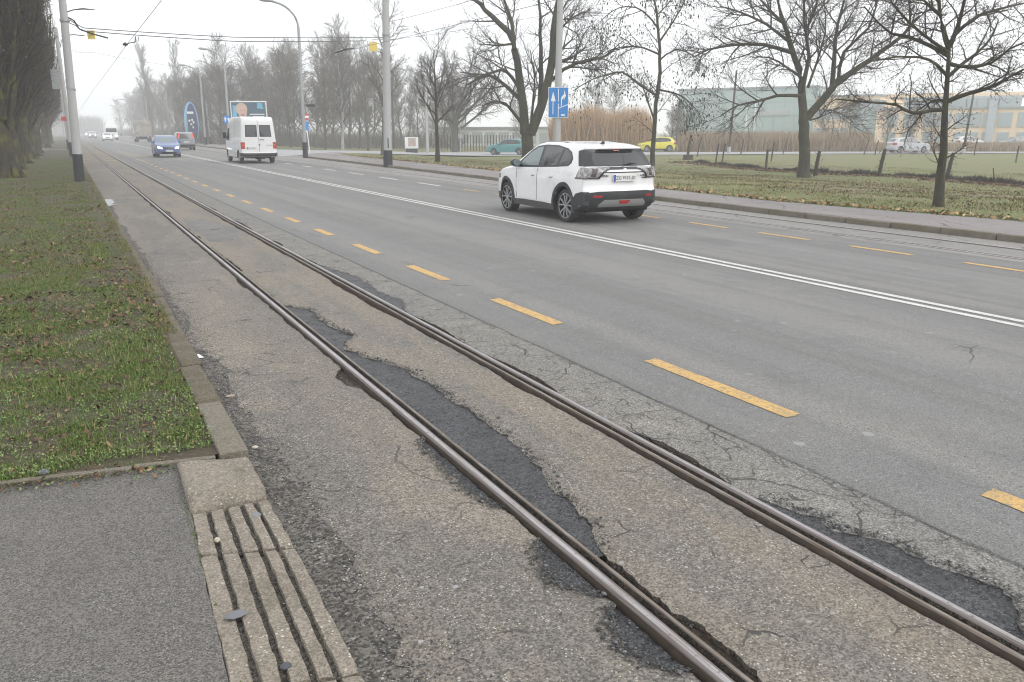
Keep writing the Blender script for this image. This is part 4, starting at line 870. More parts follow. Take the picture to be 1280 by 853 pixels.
spots = [(-2.1, 37.2), (-2.3, 45.5), (-2.35, 53.5), (-2.2, 61.5), (-2.2, 69.5), (-2.3, 78), (-2.1, 103), (-2.2, 116), (-2.2, 131), (-2.3, 150)]
for i, (x, y) in enumerate(spots):
    lab = LBL[i] if i < 4 else ('tree of the left row seen between trunks before the crossing path' if i < 6 else 'hazy tree of the left row beyond the crossing path')
    if i < 2: lp[i].location = (x, y, .02); lp[i].rotation_euler = (0, 0, 1.3 * i)
    else: copy_tree(lp[i % 2], (x, y, .02), i * 1.9, lab, (1, 1, random.Random(i).uniform(.95, 1.1)))
copy_tree(lp[1], (-3.5, 29.6, .02), 4.1, 'near tree at the left edge of the photo, only its overhanging branches in view')

# ------------------------------------------------------------------ masts, lamps, overhead line
def mast(name, label, cat_, loc, top, r0, r1, base_h=1.0, group=None, mt='concrete', tar=True):
    "top: offset of the mast head from its foot"
    t = thing(name, label, cat_, loc, 0, group); T = Vector(top); n = 10
    f = base_h / T.z if tar else 0
    mb = MB(); mb.tube([T * (f + (1 - f) * k / n) if (k or tar) else Vector((0, 0, -.15)) for k in range(n + 1)], [r0 + (r1 - r0) * (f + (1 - f) * k / n) for k in range(n + 1)], 16); mb.build('pole', M[mt], t, angle=60)
    if tar:
        mb = MB(); mb.tube([Vector((0, 0, -.2)), T * (f * .5), T * f], [r0 * 1.12, r0 * 1.1, r0 * 1.07], 16); mb.build('base_sleeve', M['tar'], t, angle=60)
    return t
MG = 'concrete masts carrying the tram wires'
m1 = mast('tram_mast', 'leaning concrete mast with black base on the left verge', 'mast', (.23, 33.3, 0.02), (.30, 0, 8.6), .155, .105, .97, MG)
mb = MB(); mb.tube([(.2, 0, 5.42), (.2, 0, 5.5)], .16, 16); mb.tube([(.1, 0, 3.18), (.12, 0, 3.24)], .155, 16); mb.build('clamp_band', M['galv'], m1)
mb = MB(); mb.tube([(.2, 0, 5.7), (.5, .02, 5.82), (.8, .05, 5.88), (1.2, .1, 5.88)], [.022, .02, .03, .012], 6); mb.build('bracket', M['wire'], m1)
m2 = mast('tram_mast', 'tall pale concrete mast with black base on the right footway', 'mast', (14.2, 39.57, .1), (.24, 0, 9.5), .21, .155, .75, MG)
mb = MB(); mb.tube([(.14, -.02, 6.2), (.14, -.02, 6.28)], .2, 16); mb.tube([(-.6, -.2, 5.97), (.6, .2, 6.06)], .016, 6); mb.build('clamp_band', M['galv'], m2)
mb = MB(); mb.box((-.02, -.2, 1.1), (.05, .02, .5)); mb.build('stencil_plate', M['tar'], m2)
m3 = mast('tram_mast', 'concrete mast behind the white SUV carrying the blue lane sign', 'mast', (22.2, 36.3, .0), (.13, 0, 10), .2, .14, .8, MG)
mL = mast('tram_mast', 'second leaning mast hidden partly behind the first on the left verge', 'mast', (.34, 48.5, .02), (.3, 0, 8.6), .155, .11, 1.0, MG)
mb = MB(); mb.box((-.45, -.16, 4.3), (.42, .05, .95)); mb.build('sign_back', M['galv'], mL)
mb = MB(); mb.tube([(.05, 0, 6.4), (.6, .1, 6.5), (1.1, .2, 6.48)], .025, 6); mb.build('bracket', M['wire'], mL)
mM = mast('tram_mast', 'third mast of the left verge in line behind the leaning one', 'mast', (.2, 66, .02), (.05, 0, 8.6), .155, .11, 1.0, MG)
mb = MB(); mb.box((-.22, -.16, 2.6), (.3, .04, .3)); mb.build('red_plate', M['redsign'], mM)
for i, y in enumerate((88, 112, 140)): mast('tram_mast', 'small hazy mast far along the left verge', 'mast', (.1, y, .02), (.05, 0, 8.4), .15, .11, 1.0, MG)
# lane sign on the SUV-side mast
sg = thing('lane_sign', 'blue lane sign with a straight arrow and a bus lane turning arrow on the mast', 'sign', (22.2, 36.3, 2.45)); fw = -VF; rt = VR
def on_sign(poly, m, name, d=.012, par=None, o=Vector((0, -0.0, 0))): 
    mb = MB(); mb.prism(poly, o + fw * d, rt, (0, 0, 1), .008); return mb.build(name, m, par, smooth=False)
W_, H_ = 1.02, 1.48; sgo = Vector((.06, 0, 0)) + fw * .24
on_sign([(-W_ / 2, 0), (W_ / 2, 0), (W_ / 2, H_), (-W_ / 2, H_)], M['whitesign'], 'backing_plate', 0, sg, sgo)
on_sign([(-W_ / 2 + .025, .025), (W_ / 2 - .025, .025), (W_ / 2 - .025, H_ - .025), (-W_ / 2 + .025, H_ - .025)], M['bluesign'], 'blue_face', .01, sg, sgo)
on_sign([(-.29, .16), (-.25, .16), (-.25, .8), (-.14, .8), (-.27, 1.26), (-.38, .8), (-.29, .8)], M['whitesign'], 'straight_arrow', .02, sg, sgo)
on_sign([(-.02, 0.03), (.015, .03), (.015, .44), (.49, .62), (.49, .655), (.015, .48), (.015, .68), (-.02, .68)], M['whitesign'], 'lane_line', .02, sg, sgo)
on_sign([(-.02, .78), (.015, .78), (.015, 1.4), (-.02, 1.4)], M['whitesign'], 'lane_line', .02, sg, sgo)
on_sign([(.13, .56), (.17, .57), (.18, .86), (.27, .98), (.27, .84), (.38, 1.08), (.29, 1.34), (.28, 1.14), (.16, 1.02), (.13, .9)], M['whitesign'], 'turn_arrow', .02, sg, sgo)
on_sign([(.14, .09), (.34, .09), (.34, .16), (.31, .17), (.17, .17), (.14, .15)], M['whitesign'], 'bus_symbol', .02, sg, sgo)
mb = MB(); mb.tube([(.06, 0, .4), tuple(sgo + Vector((0, 0, .4)))], .03, 6); mb.tube([(.06, 0, 1.1), tuple(sgo + Vector((0, 0, 1.1)))], .03, 6); mb.build('bracket', M['galv'], sg)
# street lamps
LMG = 'street lamps along the right kerb'
def lamp(label, x, y, h, r=.11, arm=2.0, seed=0):
    t = thing('street_lamp', label, 'street lamp', (x, y, .1), 0, LMG)
    mb = MB(); pts = [Vector((0, 0, .9)), Vector((.03, 0, h * .5)), Vector((.08, 0, h - 1.7))]
    for k in range(1, 8):
        a = k / 7 * 1.45; pts.append(Vector((.08 - (1 - math.cos(a)) * arm * .85, 0, h - 1.7 + math.sin(a) * 1.55)))
    mb.tube(pts, [r, r * .85, r * .7] + [r * .55] * 7, 10); mb.build('pole', M['galv'], t, angle=60)
    mb = MB(); mb.tube([(0, 0, -.2), (0, 0, .95)], [r * 1.35, r * 1.25], 12); mb.build('base_sleeve', M['tar'], t, angle=60)
    e = pts[-1]; mb = MB(); mb.tube([e + Vector((.1, 0, 0)), e + Vector((-.25, 0, .06)), e + Vector((-.75, 0, .08)), e + Vector((-.95, 0, .05))], [.06, .11, .12, .03], 8); mb.build('lamp_head', M['galv'], t, angle=60)
    return t
lamp('street lamp with a curved arm on the corner right of the white van', 14.2, 55.98, 9.9, .135)
lamp('street lamp beside the round blue sign left of the van', 15.2, 91, 9.9, .14)
lamp('street lamp standing by the blue fuel price totem', 15.4, 110, 9.6, .14)
lamp('hazy street lamp far right of the lorry', 15.4, 150, 9.6, .14)
for y in (190, 235, 290): lamp('faint street lamp far along the road in fog', 15.4, y, 9.6, .14)
# other posts
pst = mast('tram_mast', 'pale bare post on the lawn between the two small trees', 'mast', (32.7, 79, -.45), (0, 0, 6.8), .16, .13, .5, 'plain posts', 'concrete', False)
mast('utility_pole', 'short grey post with dark foot beyond the blue round sign', 'post', (17.0, 117, .1), (-.1, 0, 5.6), .12, .1, .9, 'plain posts', 'galv')
M['wood'] = mat('weathered_wood', (.06, .05, .04), .9, space='Object', layers=[(5, .45, .7, (.1, .085, .065), .6, (1, 1, .1))])
for px, D, h, lb in [(913, 84, 8.1, 'wooden utility pole beyond the side street left of the big tree'), (1208, 84, 6.2, 'wooden utility pole behind the side street right of the silver car')]:
    x, y = pcol(px, D); t = thing('utility_pole', lb, 'pole', (x, y, -.45), 0, 'wooden utility poles'); mb = MB(); mb.tube([(0, 0, .4), (.2, -.1, h)], [.12, .09], 8); mb.build('pole', M['wood'], t); mb = MB(); mb.box((0, 0, .3), (.3, .25, .75)); mb.build('concrete_foot', M['concrete'], t)
for px, D, h in [(942, 140, 7.5), (932, 142, 6)]:
    x, y = pcol(px, D); mast('flag_pole', 'thin white pole in front of the glass building', 'pole', (x, y, -.45), (0, 0, h), .1, .08, 0, 'white poles', 'whitesign', False)
# overhead wires
def wire(name, label, pts, r=.012, m='cable', sag=0, cat_='wire', group=None):
    P = []
    for a, b in zip(pts, pts[1:]):
        a, b = Vector(a), Vector(b)
        for k in range(12):
            t = k / 12; q = a.lerp(b, t); q.z -= sag * 4 * t * (1 - t); P.append(q)
    P.append(Vector(pts[-1])); o = P[0].copy(); mb = MB(); mb.tube([q - o for q in P], r, 5); ob = mb.build(name, M[m]); ob.location = o; return tag(ob, label, cat_, group)
wire('span_wire', 'upper span wire crossing the road from the left mast to the pale mast', [(.42, 33.3, 5.62), (1.0, 33.6, 5.3), (6.5, 35.8, 5.48), (14.35, 39.57, 6.22)], .017, 'cable', .02)
wire('span_wire', 'lower span wire crossing the road just under the upper one', [(.42, 33.3, 5.5), (.75, 33.4, 5.35), (.95, 33.6, 5.2), (6.5, 35.8, 5.32), (13.1, 39.0, 5.95)], .017, 'cable', .02)
wire('insulated_cable', 'thick dark cable sagging from the left mast bracket', [(.42, 33.3, 5.65), (.72, 33.4, 5.5), (.85, 33.5, 5.25), (1.2, 33.7, 5.14), (1.75, 33.9, 5.03)], .028, 'wire')
wire('contact_wire', 'tram contact wire above the left track', [(2.5, -4, 4.85), (2.35, 34, 4.85), (2.25, 70, 4.85), (2.25, 110, 4.85), (2.3, 180, 4.85)], .009, 'cable', .04)
wire('contact_wire', 'tram contact wire above the right track', [(12.6, -4, 5.3), (12.5, 39, 5.55), (12.5, 80, 5.5), (12.6, 180, 5.4)], .010, 'cable', .1)
wire('span_wire', 'slanting tie wire running off the pale mast to the upper right', [(14.4, 39.57, 6.9), (21.5, 33, 9.0)], .012, 'cable', .1)
wire('span_wire', 'thinner slanting wire from the pale mast to the right', [(14.4, 39.57, 6.1), (21.5, 35, 7.3)], .009, 'cable', .1)
wire('span_wire', 'faint distant span wire over the road beyond the first', [(.3, 66, 7.6), (2.3, 67, 7.2), (15.3, 92, 8)], .012, 'cable', .25)
t = thing('wire_hanger', 'dark clamp fitting hanging where the contact wire meets the span', 'wire fitting', (2.32, 34.0, 4.85))
mb = MB(); mb.tube([(-.02, 0, 0), (.12, 0, .05), (.32, 0, .1)], .018, 6); mb.tube([(.32, 0, .1), (.36, .05, .3)], .016, 6); mb.tube([(.42, .05, .12), (.46, .05, .3)], .012, 6); mb.build('arm', M['wire'], t)
mb = MB(); mb.box((-.02, 0, .0), (.16, .3, .06)); mb.box((-.02, 0, .0), (.05, .1, .14)); mb.build('clamp', M['wire'], t, bevel=.01)
t = thing('wire_hanger', 'dark insulator fitting on the span wire left of the pale mast', 'wire fitting', (11.9, 38.4, 5.45))
mb = MB(); mb.tube([(-.55, 0, -.18), (0, 0, .0), (.5, 0, .1)], [.02, .05, .015], 6); mb.tube([(0, 0, 0), (-.25, .1, .3)], .014, 6); mb.tube([(0, 0, 0), (.2, .1, .35)], .014, 6); mb.build('insulator', M['wire'], t)
def plate(label, c, w_, h_):
    t = thing('yellow_plate', label, 'sign', c, 0, 'yellow plates on the span wires'); mb = MB(); mb.prism([(-w_ / 2, -h_ / 2), (w_ / 2, -h_ / 2), (w_ / 2, h_ / 2), (-w_ / 2, h_ / 2)], (0, 0, 0), VR, (0, 0, 1), .02); mb.build('plate', M['yellowsign'], t, smooth=False)
    mb = MB(); mb.prism([(-w_ * .35, -h_ * .13), (w_ * .35, -h_ * .13), (w_ * .35, h_ * .13), (-w_ * .35, h_ * .13)], -VF * .012, VR, (0, 0, 1), .006); mb.build('print_band', M['whitesign'], t, smooth=False)
plate('yellow plate hanging from the span wire beside the left mast', (1.22, 33.8, 5.1), .27, .3)
plate('yellow plate hanging from the span wire beside the pale mast', (13.55, 39.2, 5.72), .4, .4)

# ------------------------------------------------------------------ signs and street furniture
def disc(r, n=24): return [(r * math.cos(6.283 * k / n), r * math.sin(6.283 * k / n)) for k in range(n)]
t = thing('direction_sign', 'round blue arrow sign on the lamp left of the van', 'sign', (15.0, 90.6, 2.55))
mb = MB(); mb.prism(disc(.42), (0, 0, .4), (1, 0, 0), (0, 0, 1), .03); mb.build('sign_face', M['bluesign'], t, smooth=False)
mb = MB(); mb.prism([(-.22, -.2), (-.12, -.2), (-.12, .02), (-.02, .02), (-.17, .28), (-.3, .02), (-.22, .02)], (0, -.034, .4), (1, 0, 0), (0, 0, 1), .01); mb.prism([(.1, -.2), (.2, -.2), (.2, .02), (.3, .02), (.15, .22), (0, .02), (.1, .02)], (0, -.034, .4), (1, 0, 0), (0, 0, 1), .01); mb.build('arrows', M['whitesign'], t, smooth=False)
mb = MB(); mb.tube([(0, .06, -2.5), (0, .06, .8)], .04, 8); mb.build('post', M['galv'], t)
x, y = 19.6, 76.2
t = thing('road_sign', 'slim post with round red sign over blue plate right of the corner lamp', 'sign', (x, y, .05))
mb = MB(); mb.tube([(.15, 0, -.1), (-.1, 0, 3.4)], .045, 8); mb.build('post', M['whitesign'], t)
mb = MB(); mb.prism(disc(.36), (-.08, -.06, 3.0), (1, 0, 0), (0, 0, 1), .02); mb.build('red_disc', M['redsign'], t, smooth=False)
mb = MB(); mb.prism([(-.3, -.1), (.3, -.1), (.3, .1), (-.3, .1)], (-.08, -.09, 3.0), (1, 0, 0), (0, 0, 1), .01); mb.build('white_bar', M['whitesign'], t, smooth=False)
mb = MB(); mb.prism([(-.22, -.4), (.22, -.4), (.22, .4), (-.22, .4)], (-.06, -.06, 2.2), (1, 0, 0), (0, 0, 1), .02); mb.build('blue_plate', M['bluesign'], t, smooth=False)
t = thing('street_name_sign', 'small dark name sign on an arm off the corner street lamp', 'sign', (14.2, 55.9, 3.45)); mb = MB(); mb.box((.55, 0, 0), (.55, .04, .16)); mb.tube([(.05, 0, 0), (.3, 0, 0)], .02, 6); mb.build('plate', M['wire'], t)
x, y = pcol(575, 88)
t = thing('road_sign', 'thin post with a small round sign left of the round crowned tree', 'sign', (x, y, -.45)); mb = MB(); mb.tube([(0, 0, -.1), (0, 0, 2.6)], .06, 6); mb.build('post', M['galv'], t); mb = MB(); mb.prism(disc(.26), (0, -.1, 1.7), VR, (0, 0, 1), .02); mb.build('sign_back', M['galv'], t, smooth=False)
x, y = pcol(514, 86)
t = thing('utility_cabinet', 'white utility cabinet with a faded poster on the lawn', 'cabinet', (x, y, -.42), -TH)
mb = MB(); mb.box((0, 0, 1.02), (1.35, .6, 1.15)); mb.build('cabinet_body', M['whitesign'], t, bevel=.03); mb = MB(); mb.box((0, 0, .22), (1.2, .5, .5)); mb.build('plinth', M['clad'], t)
M['poster'] = mat('faded_poster', (.5, .42, .38), .7, space='Object', layers=[(3, .45, .6, (.55, .25, .16), .7), (5, .5, .6, (.3, .36, .4), .7)])
mb = MB(); mb.box((.08, -.305, 1.1), (.8, .012, .85)); mb.build('poster', M['poster'], t)
# billboard
t = thing('billboard', 'billboard with a smiling child on a dark blue poster above the van', 'billboard', (18.6, 97.4, .0), -TH * .8); t.scale = (.82, 1, .84)
M['posterblue'] = mat('billboard_blue', (.035, .085, .13), .5, space='Object', layers=[(1.2, .45, .7, (.06, .14, .2), .6)])
M['skinprint'] = mat('printed_skin', (.62, .42, .33), .6); M['hairprint'] = mat('printed_hair', (.55, .42, .3), .6); M['cyanprint'] = mat('printed_cyan', (.12, .42, .6), .6); M['mouthprint'] = mat('printed_dark', (.28, .12, .1), .6)
for x_ in (-1.6, 1.6): mb = MB(); mb.box((x_, .15, 2.2), (.14, .14, 4.6)); mb.build('leg', M['galv'], t)
mb = MB(); mb.box((0, 0, 4.7), (4.9, .16, 2.7)); mb.build('frame', M['whitesign'], t, bevel=.02)
def pr_(poly, m, name, d): mb = MB(); mb.prism(poly, (0, -.085 - d, 4.7), (1, 0, 0), (0, 0, 1), .006); return mb.build(name, m, t, smooth=False)
pr_([(-2.3, -1.2), (2.3, -1.2), (2.3, 1.2), (-2.3, 1.2)], M['posterblue'], 'poster', .004)
pr_([(-2.28, -1.1), (-1.7, -1.1), (-1.5, .7), (-2.1, .8)], M['cyanprint'], 'poster_patch', .011)
pr_([(-.95 + .78 * math.cos(a), .3 + .82 * math.sin(a)) for a in lin(0, 6.0, 18)], M['hairprint'], 'printed_hair', .014)
pr_([(-.85 + .6 * math.cos(a), -.1 + .8 * math.sin(a)) for a in lin(0, 6.0, 18)], M['skinprint'], 'printed_face', .022)
for dx in (-1.08, -.62): pr_([(dx + .07 * math.cos(a), .08 + .05 * math.sin(a)) for a in lin(0, 5.6, 8)], M['mouthprint'], 'printed_eye', .03)
pr_([(-1.15, -.4), (-.55, -.4), (-.7, -.58), (-1.0, -.58)], M['mouthprint'], 'printed_mouth', .03)
pr_([(1.15, .4), (2.0, .3), (1.85, 1.05), (1.2, 1.1)], M['cyanprint'], 'poster_patch', .011)
for k, (a, b_) in enumerate([(.1, 2.1), (.5, 2.05)]): pr_([(a, -.45 - .3 * k), (b_, -.45 - .3 * k), (b_, -.31 - .3 * k), (a, -.31 - .3 * k)], M['whitesign'], 'printed_line', .012)
# fuel totem
t = thing('fuel_totem', 'tall blue oval fuel station totem with white price marks', 'sign', (12.94, 118, .1), -.1)
M['totem'] = mat('totem_dark_blue', (.04, .05, .14), .4); M['totemlight'] = mat('totem_pale_blue', (.22, .46, .72), .4); M['totemgreen'] = mat('totem_green', (.24, .4, .22), .4)
def oval(w_, h_, n=28): return [(w_ * math.cos(a) * (1 if abs(math.sin(a)) < .97 else .9), h_ * math.sin(a)) for a in lin(0, 6.283 * (n - 1) / n, n - 1)]
def ov(poly, m, name, d, th_=.01): mb = MB(); mb.prism(poly, (2.0, .4 - d if th_ > .1 else -d, 2.75), (1, 0, 0), (0, 0, 1), th_); return mb.build(name, m, t, smooth=False)
ov(oval(.9, 2.7), M['totemlight'], 'totem_body', .0, .4); ov([(x_ + .1, z_) for x_, z_ in oval(.66, 2.5)], M['totem'], 'price_panel', .012)
ov([(-.45, 1.15), (.35, 1.15), (.35, 1.45), (-.45, 1.45)], M['whitesign'], 'header_strip', .024); ov([(-.62, -1.6), (-.48, -1.6), (-.48, .8), (-.62, .8)], M['totemgreen'], 'side_strip', .024)
for k, (x_, z_) in enumerate([(-.3, .1), (.05, .2), (.2, -.1), (-.1, -.35), (.1, -.75)]): ov([(x_, z_), (x_ + .2, z_ + .1), (x_ + .14, z_ + .34), (x_ - .08, z_ + .26)], M['whitesign'], 'price_mark', .024)
t = thing('shop_front', 'blurred low forecourt shop with coloured flags beyond the blue round sign', 'building', (20.5, 132, .1)); mb = MB(); mb.box((1.5, 0, .9), (5, 3, 1.8)); mb.build('wall', M['concrete'], t)
for k, (x_, c_) in enumerate([(0, 'redsign'), (1.1, 'yellowsign'), (2.2, 'whitesign'), (3.1, 'redsign')]): mb = MB(); mb.box((x_, -1.56, 1.0), (.5, .06, 1.1)); mb.build('panel', M[c_], t)
# fence posts in the field
def fpost(px, py_, D, h, r, lean, label, m='wood', ivy=False, grp='weathered fence posts in the field'):
    x, y = pcol(px, D); t = thing('fence_post', label, 'fence post', (x, y, tz(x)), 0, grp); mb = MB(); L_ = VR * lean; rs = random.Random(px)
    mb.tube([(0, 0, -.1), tuple(L_ * .4 + Vector((0, 0, h * .5))), tuple(L_ + Vector((0, 0, h)))], [r, r * .95, r * .85], 7); mb.build('post', M[m], t)
    if ivy: blobs('ivy', [(L_.x * k / 60 + rs.gauss(0, r * 1.15), L_.y * k / 60 + rs.gauss(0, r * 1.15), h * (k % 60) / 60 * .95) for k in range(60)], M['twigolive'], t, .028, 1, px)
    return t
fpost(1024, 0, 42, 1.25, .1, .12, 'dark ivy covered post standing just right of the big tree trunk', 'bark', True)
fpost(1105, 0, 42, 1.35, .1, .18, 'dark ivy wrapped fence post in front of the silver car', 'bark', True)
fpost(1192, 0, 39.5, 1.2, .09, .14, 'dark fence post right of the leaning alder trunk', 'bark', True)
fpost(1252, 0, 37, .62, .03, -.12, 'thin short stake leaning left at the right edge', 'wood')
fpost(861, 0, 72, 1.9, .13, .25, 'thick mossy fence post at the left end beside a tree stump', 'moss')
fpost(961, 0, 47, 1.2, .075, .03, 'upright brown fence post left of the big tree', 'wood')
for px, D, h, ln in [(873, 74, 1.7, .35), (897, 58, 1.35, .15), (905, 57, 1.4, .15), (928, 80, 1.5, .2), (967, 62, 1.4, .12), (981, 82, 1.6, .4), (1083, 80, 1.5, .4), (1097, 80, 1.4, .2), (1222, 78, 1.6, .1), (1276, 60, 1.2, .05)]: fpost(px, 0, D, h, .06, ln, 'thin grey fence post far out in the field', 'wood')
t = thing('tree_stump', 'sawn pale tree stump at the foot of the thick mossy fence post', 'stump', (*pcol(862, 66), -.45)); mb = MB(); mb.tube([(0, 0, -.1), (0, 0, .4)], [.45, .38], 10); mb.build('stump', M['bark'], t)
for i in range(26):
    px = 552 + i * 3.6; x, y = pcol(px, 96 + (i % 3)); t = fpost(px, 0, 96, 1.8, .06, .0, 'dark fence stake in the row before the white building', 'bark', False, 'stakes of the fence before the white building')
def fh(r):
    y = 13 + 33 * r.rand(); x = hx(y) + r.randn() * .22; k = .55 + .5 * n1(y * .7, 4) + .3 * n1(y * 2.5, 5); return (x, y, mz(x, y) - .05, max(.2, k) * (1 if y < 32 else .8))
M['bramble'] = mat('dark_brambles', (.03, .02, .016), .95, island=[(0, (.016, .011, .01)), (.7, (.04, .026, .02)), (1, (.09, .055, .038))])
thicket('bramble_row', 26000, fh, 4, (.25, .7), (.008, .026), M['bramble'], None, .7)
M['reed'] = mat('dry_reeds', (.45, .28, .14), .9, island=[(0, (.25, .15, .075)), (.5, (.44, .27, .13)), (1, (.6, .41, .23))])
def fr(r):
    px = 690 + 125 * r.rand(); D = 92 + 7 * r.rand(); x, y = pcol(px, D); k = interp(px, [(688, .75), (705, .85), (720, .9), (740, 1.0), (757, .85), (770, .85), (790, .95), (806, .9), (815, .6)]); return (x, y, -.5, k * (.8 + .2 * r.rand()))
thicket('reed_clump', 15000, fr, 6, (3.4, 6.2), (.018, .05), M['reed'], None, .09)
M['reedlow'] = mat('low_dry_reeds', (.33, .24, .15), .9, island=[(0, (.2, .14, .09)), (.6, (.32, .23, .145)), (1, (.42, .32, .22))])
def fr2(r):
    px = 850 + 470 * r.rand(); D = 90 + 11 * r.rand(); x, y = pcol(px, D); k = 1 if px < 1090 else .45; return (x, y, -.45, k)
thicket('reed_bed', 34000, fr2, 7, (1.0, 2.5), (.02, .05), M['reedlow'], None, .15)

# ------------------------------------------------------------------ buildings
M['glassgreen'] = mat('misty_green_glazing', (.36, .46, .45), .35, space='Object', layers=[(.3, .4, .7, (.42, .51, .5), .5)])  # glazing colour lightened to paint in some of the fog's fading
M['frame'] = mat('pale_frames', (.42, .45, .45), .5); M['render'] = mat('fog_paled_yellow_render', (.80, .63, .44), .9, space='Object', layers=[(.4, .45, .7, (.74, .59, .43), .5)])  # yellow paled and desaturated: extra haze put into the wall colour
M['greywall'] = mat('grey_cladding', (.44, .48, .5), .6); M['window'] = mat('fog_paled_window_glass', (.34, .4, .42), .12, spec=.7); M['roofgrey'] = mat('grey_roof', (.3, .32, .33), .7)  # window colour is lightened too, standing in for denser fog
x0, y0 = pcol(868, 158); x1, y1 = pcol(1016, 150)
def facade(label, name, px0, D0, px1, D1, h, depth, wall, roof=None):
    a = Vector((*pcol(px0, D0), 0)); b_ = Vector((*pcol(px1, D1), 0)); d = b_ - a; L_ = d.length; rz = math.atan2(d.y, d.x)
    t = thing(name, label, 'building', (a.x, a.y, -.5), rz, 'buildings across the field'); mb = MB(); mb.box((L_ / 2, depth / 2, h / 2), (L_, depth, h)); mb.build('wall', M[wall], t); 
    mb = MB(); mb.box((L_ / 2, depth / 2, h + .15), (L_ + .5, depth + .5, .3)); mb.build('roof', M[roof or 'roofgrey'], t); return t, L_
def fwin(t, x, z, w_, h_, m='window', mull=0):
    mb = MB(); mb.box((x, -.04, z), (w_ + .16, .12, h_ + .16)); f = mb.build('window', M['frame'], t); mb = MB(); mb.box((x, -.11, z), (w_, .06, h_)); mb.build('pane', M[m], f)
    for k in range(mull): mb = MB(); mb.box((x - w_ / 2 + w_ * (k + 1) / (mull + 1), -.15, z), (.07, .05, h_)); mb.build('mullion', M['frame'], f)
t, L_ = facade('long green glazed office building fading in the fog', 'glass_building', 846, 165, 1018, 152, 10.0, 20, 'glassgreen')
nb = 14
for k in range(nb):
    for q in range(4):
        mb = MB(); mb.box((L_ * (k + .5) / nb, -.06, 1.4 + 2.4 * q), (L_ / nb - .25, .1, 2.15)); mb.build('glass_panel', M['glassgreen'], t)
mb = MB(); mb.box((L_ * .7, -.2, 5.6), (6, .15, 1.0)); [mb.box((L_ * .7 + dx, -.29, 5.6), (.7, .05, .35)) for dx in (-2, -1, 0, 1, 2)]; mb.build('white_band', M['frame'], t)
t, L_ = facade('yellow rendered building block left of the silver car behind bare trees', 'yellow_building', 1016, 145, 1096, 138, 7.9, 14, 'render')
for k in range(7):
    for q in range(2): fwin(t, L_ * (k + .5) / 7, 1.9 + 3.2 * q, 1.1, 1.6)
t, L_ = facade('grey glazed link between the two yellow building blocks', 'glazed_link', 1062, 134, 1094, 132, 6.8, 8, 'greywall')
for k in range(4): fwin(t, L_ * (k + .5) / 4, 3.2, 1.0, 5.2, 'glassgreen')
t, L_ = facade('long yellow rendered building with two window rows behind the alder', 'yellow_building', 1094, 128, 1330, 116, 5.4, 14, 'render')
mb = MB(); mb.box((L_ * .46, 2.5, 6.3), (L_ * .62, 5, 1.8)); mb.build('attic_storey', M['greywall'], t)
mb = MB(); mb.box((L_ * .5, 6, 7.5), (L_ * .9, 10, .5)); mb.build('upper_roof', M['render'], t)
for k in range(11): mb = MB(); mb.box((L_ * (.18 + .56 * k / 10), -.04, 6.3), (1.5, .08, 1.2)); mb.build('attic_window', M['window'], t)
for k, f in enumerate((.09, .19, .30, .38, .47, .54, .62, .70, .80, .88)): fwin(t, L_ * f, 3.85, 1.6, 1.9, 'window', 1); fwin(t, L_ * f, 1.4, 1.3, 1.3, 'window')
mb = MB(); mb.box((L_ * .63, -.3, 3.2), (1.0, .6, 6.4)); mb.build('stair_tower', M['greywall'], t)
t, L_ = facade('low white building seen left of the teal car', 'white_building', 540, 128, 690, 122, 2.6, 8, 'whitesign')
for k in range(9): mb = MB(); mb.box((L_ * (k + .5) / 9, -.05, 1.3), (L_ / 9 - .5, .1, 1.6)); mb.build('bay_door', M['frame'], t)
# ------------------------------------------------------------------ vehicles
def chaikin(P, it=2, keep=()):
    for _ in range(it):
        Q = [P[0]]
        for a, b in zip(P, P[1:]):
            Q.append((a[0] * .78 + b[0] * .22, a[1] * .78 + b[1] * .22)); Q.append((a[0] * .22 + b[0] * .78, a[1] * .22 + b[1] * .78))
        Q.append(P[-1]); P = Q
    return P
SUV = dict(L=4.30, W=.925, H=1.585, belt=.95, tum=.295, ax=(.80, 3.40), r=.335, ra=.405, tw=.215, sill=.23, rimk=.74,
    top=[(.16, .30), (.05, .40), (.0, .55), (.0, .66), (.05, .72), (.04, .90), (.0, 1.0), (.04, 1.09), (.10, 1.11), (.40, 1.425), (.33, 1.462), (.43, 1.49), (.85, 1.54), (1.45, 1.58), (1.98, 1.578), (2.35, 1.51), (3.10, 1.06), (3.25, 1.03), (3.75, .97), (4.08, .88), (4.24, .76), (4.30, .6), (4.29, .42), (4.2, .26)],
    dlo=[(3.0, 1.02), (2.9, 1.09), (2.45, 1.40), (2.25, 1.485), (1.9, 1.515), (1.4, 1.508), (1.0, 1.455), (.80, 1.385), (.63, 1.26), (.63, 1.17), (.74, 1.115), (1.2, 1.085), (2.0, 1.05)],
    side=[[(2.84, 1.075), (2.42, 1.365), (2.2, 1.455), (2.0, 1.475), (1.95, 1.09)], [(1.85, 1.095), (1.88, 1.48), (1.4, 1.478), (1.16, 1.452), (1.2, 1.12)], [(1.11, 1.125), (1.08, 1.44), (.96, 1.41), (.81, 1.352), (.70, 1.26), (.70, 1.19), (.78, 1.14)]],
    rearglass=[(-.70, 1.135), (.70, 1.135), (.73, 1.25), (.70, 1.392), (-.70, 1.392), (-.73, 1.25)], rearblack=[(-.90, 1.125), (.90, 1.125), (.91, 1.435), (-.91, 1.435)],
    wind=[(-.74, 1.12), (.74, 1.12), (.72, 1.46), (-.72, 1.46)])
